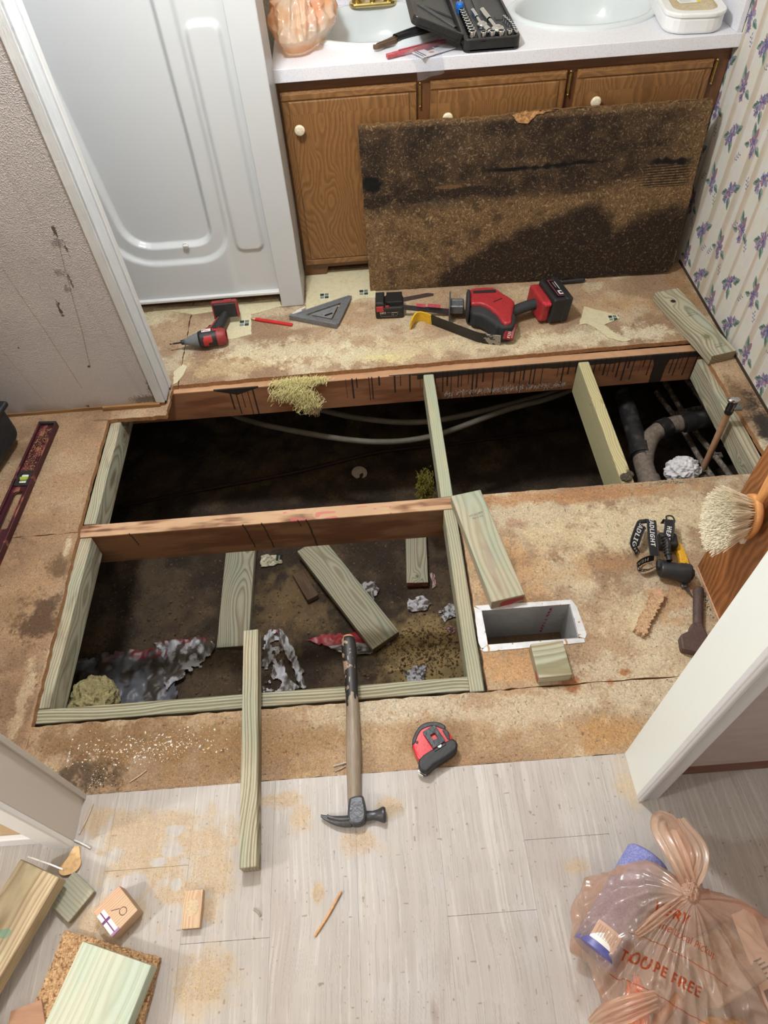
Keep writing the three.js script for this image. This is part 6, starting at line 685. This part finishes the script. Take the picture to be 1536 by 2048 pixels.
// ------------------------------------------------------------------ plastic bags
function bagMesh(nu, nv, prof, seed, amp) { // film gathered towards its mouth: folds run up the sides, small facets between
  return grid(nu, nv, (u, v) => { const a = u * 2 * PI, ca = Math.cos(a), sa = Math.sin(a), [x, y, z] = prof(a, v), w = amp * Math.sin(PI * clamp(.06 + v * .9)), rid = (n) => 1 - Math.abs(n * 2 - 1) * 2; const fold = rid(fbm3(ca * 2.6 + seed, sa * 2.6, v * 1.3, 2, seed)) * .55, fine = rid(noise3(ca * 7 + 2, sa * 7, v * 2.2, seed + 5)) * .28, cre = rid(noise3(x * 17 + y * 12, y * 20, z * 17 - y * 9, seed + 9)) * .22 + rid(noise3(x * 42, y * 46, z * 42, seed + 11)) * .1; const s = (fold + fine + cre) * w; return [x + ca * s, Math.max(.0065, y + s * .6), z + sa * s]; }); }
{
  const t = thing('plastic_bag', 'knotted pinkish translucent grocery bag with orange print on the vinyl floor', 'bag', [.49, .0, -.03]);
  const R0 = (a) => { const c = Math.cos(a), s = Math.sin(a); return .178 + .02 * c * c + .02 * Math.cos(3 * a + .6) - (c < 0 && s > -.4 ? .03 * -c : 0) + .05 * Math.exp(-Math.pow((a - 4.15) / .4, 2)) + (c > 0 && s > 0 ? .05 * c : 0) - (c > 0 && s < 0 ? .12 * c * -s : 0); };
  const prof = (a, v) => { const r = R0(a), k = v < .22 ? lerp(.9, 1, v / .22) : Math.pow(1 - (v - .22) / .78, .7); const h = .2 * Math.pow(v, 1.1), d = sstep(.1, 1, v); return [Math.cos(a) * r * (k * .97 + .03) + .0 * d, .006 + h, Math.sin(a) * r * .8 * (k * .97 + .03) - .13 * d]; };
  const bt = ctex(1024, 1024, (c, W, H) => { c.fillStyle = '#efd6c6'; c.fillRect(0, 0, W, H); c.fillStyle = '#e0662c'; c.save(); c.translate(W * .27, H * .33); c.rotate(.55); c.font = `bold ${W * .042}px sans-serif`; c.fillText('VERY', 0, 0); c.font = `${W * .026}px sans-serif`; c.fillText('online Local Pickup', -W * .01, W * .04, W * .3); c.fillRect(-W * .04, W * .08, W * .32, 2); c.font = `bold ${W * .042}px sans-serif`; c.fillText('TOUPE FREE', -W * .04, W * .16, W * .26); c.fillRect(-W * .05, W * .21, W * .3, 2); c.restore(); c.save(); c.translate(W * .26, H * .72); c.rotate(.9); c.font = `bold ${W * .05}px sans-serif`; c.fillText('DELI', 0, 0); c.fillText('VERY', -W * .02, W * .06); c.restore(); });
  const g = ni(bagMesh(260, 140, prof, 381, .035)), p = g.attributes.position, uv = g.attributes.uv; for (let i = 0; i < p.count; i++) uv.setXY(i, (p.getX(i) + .21) / .54, 1 - (p.getZ(i) + .30) / .54);
  const bm = new THREE.MeshPhysicalMaterial({ map: bt, color: 0xffffff, roughness: .2, transmission: .8, thickness: 0, side: THREE.DoubleSide, specularIntensity: 1 });
  part('film', g, bm, t, null, true);
  const fm = new THREE.MeshPhysicalMaterial({ color: 0xe2c0a8, roughness: .3, transmission: .6, thickness: 0, side: THREE.DoubleSide });
  const rib = (pts, w, seed) => { const cv = new THREE.CatmullRomCurve3(pts.map((q) => V3(...q))); return grid(40, 8, (u, v) => { const q = cv.getPointAt(u), d = cv.getTangentAt(u), n = V3(-d.z, .25, d.x).normalize(), k = (v - .5) * w * (.5 + .5 * Math.sin(PI * clamp(u * .9 + .05))); return [q.x + n.x * k, Math.max(.007, q.y + n.y * k + .006 * Math.sin(v * 19 + u * 4 + seed)), q.z + n.z * k]; }); };
  part('handle', [rib([[.0, .205, -.15], [-.012, .225, -.19], [-.018, .21, -.25], [-.0, .19, -.265], [.018, .195, -.22], [.006, .21, -.15]], .045, 1), rib([[.0, .205, -.15], [.03, .22, -.2], [.03, .18, -.27]], .04, 2)], fm, t, 'knotted handle loops'); part('knot', X(crumple(.016, .014, .018, 383, .3), [.0, .207, -.145]), fm, t);
  part('handle', [rib([[-.0, .205, -.14], [-.05, .19, -.115], [-.1, .16, -.09]], .022, 3), rib([[-.09, .15, .0], [-.14, .12, .01], [-.175, .075, .02], [-.19, .035, .03]], .03, 4), rib([[-.09, .14, .012], [-.14, .11, .024], [-.18, .06, .034]], .024, 5)], fm, t, 'twisted film strands');
  // what the bag holds
  const ct = label(.05, .035, (c, W, H) => { c.fillStyle = '#e4e2dc'; c.fillRect(0, 0, W, H); c.fillStyle = '#77757a'; for (let i = 0; i < 24; i++) if (i % 3) c.fillRect(W * (.1 + i * .033), H * .15, W * .014, H * .6); }, 256);
  const roll = thing('towel_roll', 'blue paper towel roll with a pale barcode label inside the knotted bag', 'paper roll', [.402, .062, -.178]); roll.rotation.set(0, R(46), R(0), 'YXZ');
  part('roll', X(lathe([[.012, -.108], [.04, -.108], [.043, -.104], [.043, .086], [.04, .09], [.012, .09], [.012, -.108]], 40), [0, 0, 0], [0, 0, PI / 2]), TM(rep(tex(256, 256, (u, v) => { const n = noise(u * 80, v * 80, 391); return mixc([108, 114, 172], [148, 152, 204], n); }), 6), .85), roll); part('wrapper_band', X(cyl(.0438, .0438, .035, [-.088, 0, 0], [0, 0, PI / 2], 40), [0, 0, 0]), M(0x5a5ca0, .4), roll); part('barcode_label', X(grid(12, 4, (u, v) => { const a = lerp(R(60), R(125), u); return [lerp(-.093, -.058, v), .0442 * Math.sin(a), .0442 * Math.cos(a)]; }), [0, 0, 0]), TM(ct, .5, { side: THREE.DoubleSide }), roll, 'pale barcode label', true);
  const pk = thing('blade_package', 'white and black retail card sticking out of the knotted bag', 'package', [.615, .10, -.075]); pk.rotation.set(R(-66), R(35), R(-20), 'YXZ'); const pt = label(.045, .16, (c, W, H) => { c.fillStyle = '#ecebe8'; c.fillRect(0, 0, W, H); c.fillStyle = '#1a1b1e'; c.fillRect(W * .1, H * .8, W * .8, H * .12); c.fillStyle = '#e8e8e8'; c.fillRect(W * .3, H * .83, W * .3, H * .05); c.fillStyle = '#33343a'; for (let i = 0; i < 5; i++) c.fillRect(W * .15, H * (.5 + i * .05), W * (.4 + .1 * (i % 3)), H * .02); }, 512);
  part('card', rb(.045, .16, .003, .001), M(0xdcdcda, .5), pk); part('print', quad(.045, .16, [0, 0, .0018]), TM(pt, .45), pk, null, true);
  single('work_glove', 'bundled yellow work glove visible through the bottom of the bag', 'glove', X(crumple(.07, .035, .05, 393, .25), [.53, .055, .05]), M(0xb8983a, .9, { bump: .002 }));
  const st = thing('wood_dowel', 'short wooden stick lying inside the knotted bag', 'stick', [.43, .045, .0], R(35)); part('stick', X(lathe([[0, -.05], [.009, -.05], [.0095, .04], [.006, .05], [0, .05]], 14), [0, 0, 0], [0, 0, PI / 2]), M(0xb08a60, .7), st);
  single('orange_wrapper', 'crumpled orange wrapper inside the near side of the knotted bag', 'wrapper', X(crumple(.022, .03, .075, 394, .4), [.385, .045, -.0], [0, R(-12), 0]), M(0xe8893c, .3)); single('gray_box', 'gray carton inside the knotted bag, showing through the film', 'carton', X(rb(.11, .09, .10, .006), [.55, .058, -.07], [0, R(20), 0]), M(0xa6a8a4, .6));
}
{
  const t = thing('plastic_bag', 'crumpled orange-tan plastic bag on the counter at the shower post', 'bag', [-.155, .7695, -2.76]);
  const prof = (a, v) => { const k = v < .2 ? lerp(.8, 1, v / .2) : Math.pow(1 - (v - .2) / .8, .6), c = Math.cos(a), s = Math.sin(a); return [c * (.088 + .02 * Math.cos(3 * a)) * (k * .96 + .04) , .004 + .19 * v, s * (.24 + .03 * Math.cos(2 * a + 1)) * (k * .96 + .04)]; };
  const bt = tex(256, 256, (u, v) => { const n = fbm(u * 4, v * 4, 3, 401); return mixc([252, 232, 208], [248, 204, 160], sstep(.45, .7, n)); });
  const bag = bagMesh(170, 100, prof, 402, .045), m = new THREE.MeshPhysicalMaterial({ map: bt, roughness: .22, transmission: .6, thickness: 0, side: THREE.DoubleSide });
  part('film', bag, m, t, null, true); part('handle_strip', grid(30, 8, (u, v) => { const w = (v - .5) * .045; return [.0 + .015 * Math.sin(u * 3) + w, .19 - .13 * u * u + .006 * Math.sin(v * 14), -.05 + .24 * u]; }), m, t, 'flat handle strip');
  single('orange_package', 'bright orange package inside the crumpled bag on the counter', 'package', X(rb(.08, .09, .16, .015), [-.13, .835, -2.83], [0, .2, 0]), M(0xf07a22, .4));
}
// everything casts and receives shadows
scene.traverse((o) => { if (o.isMesh) { o.castShadow = true; o.receiveShadow = true; } });
renderer.render(scene, camera);
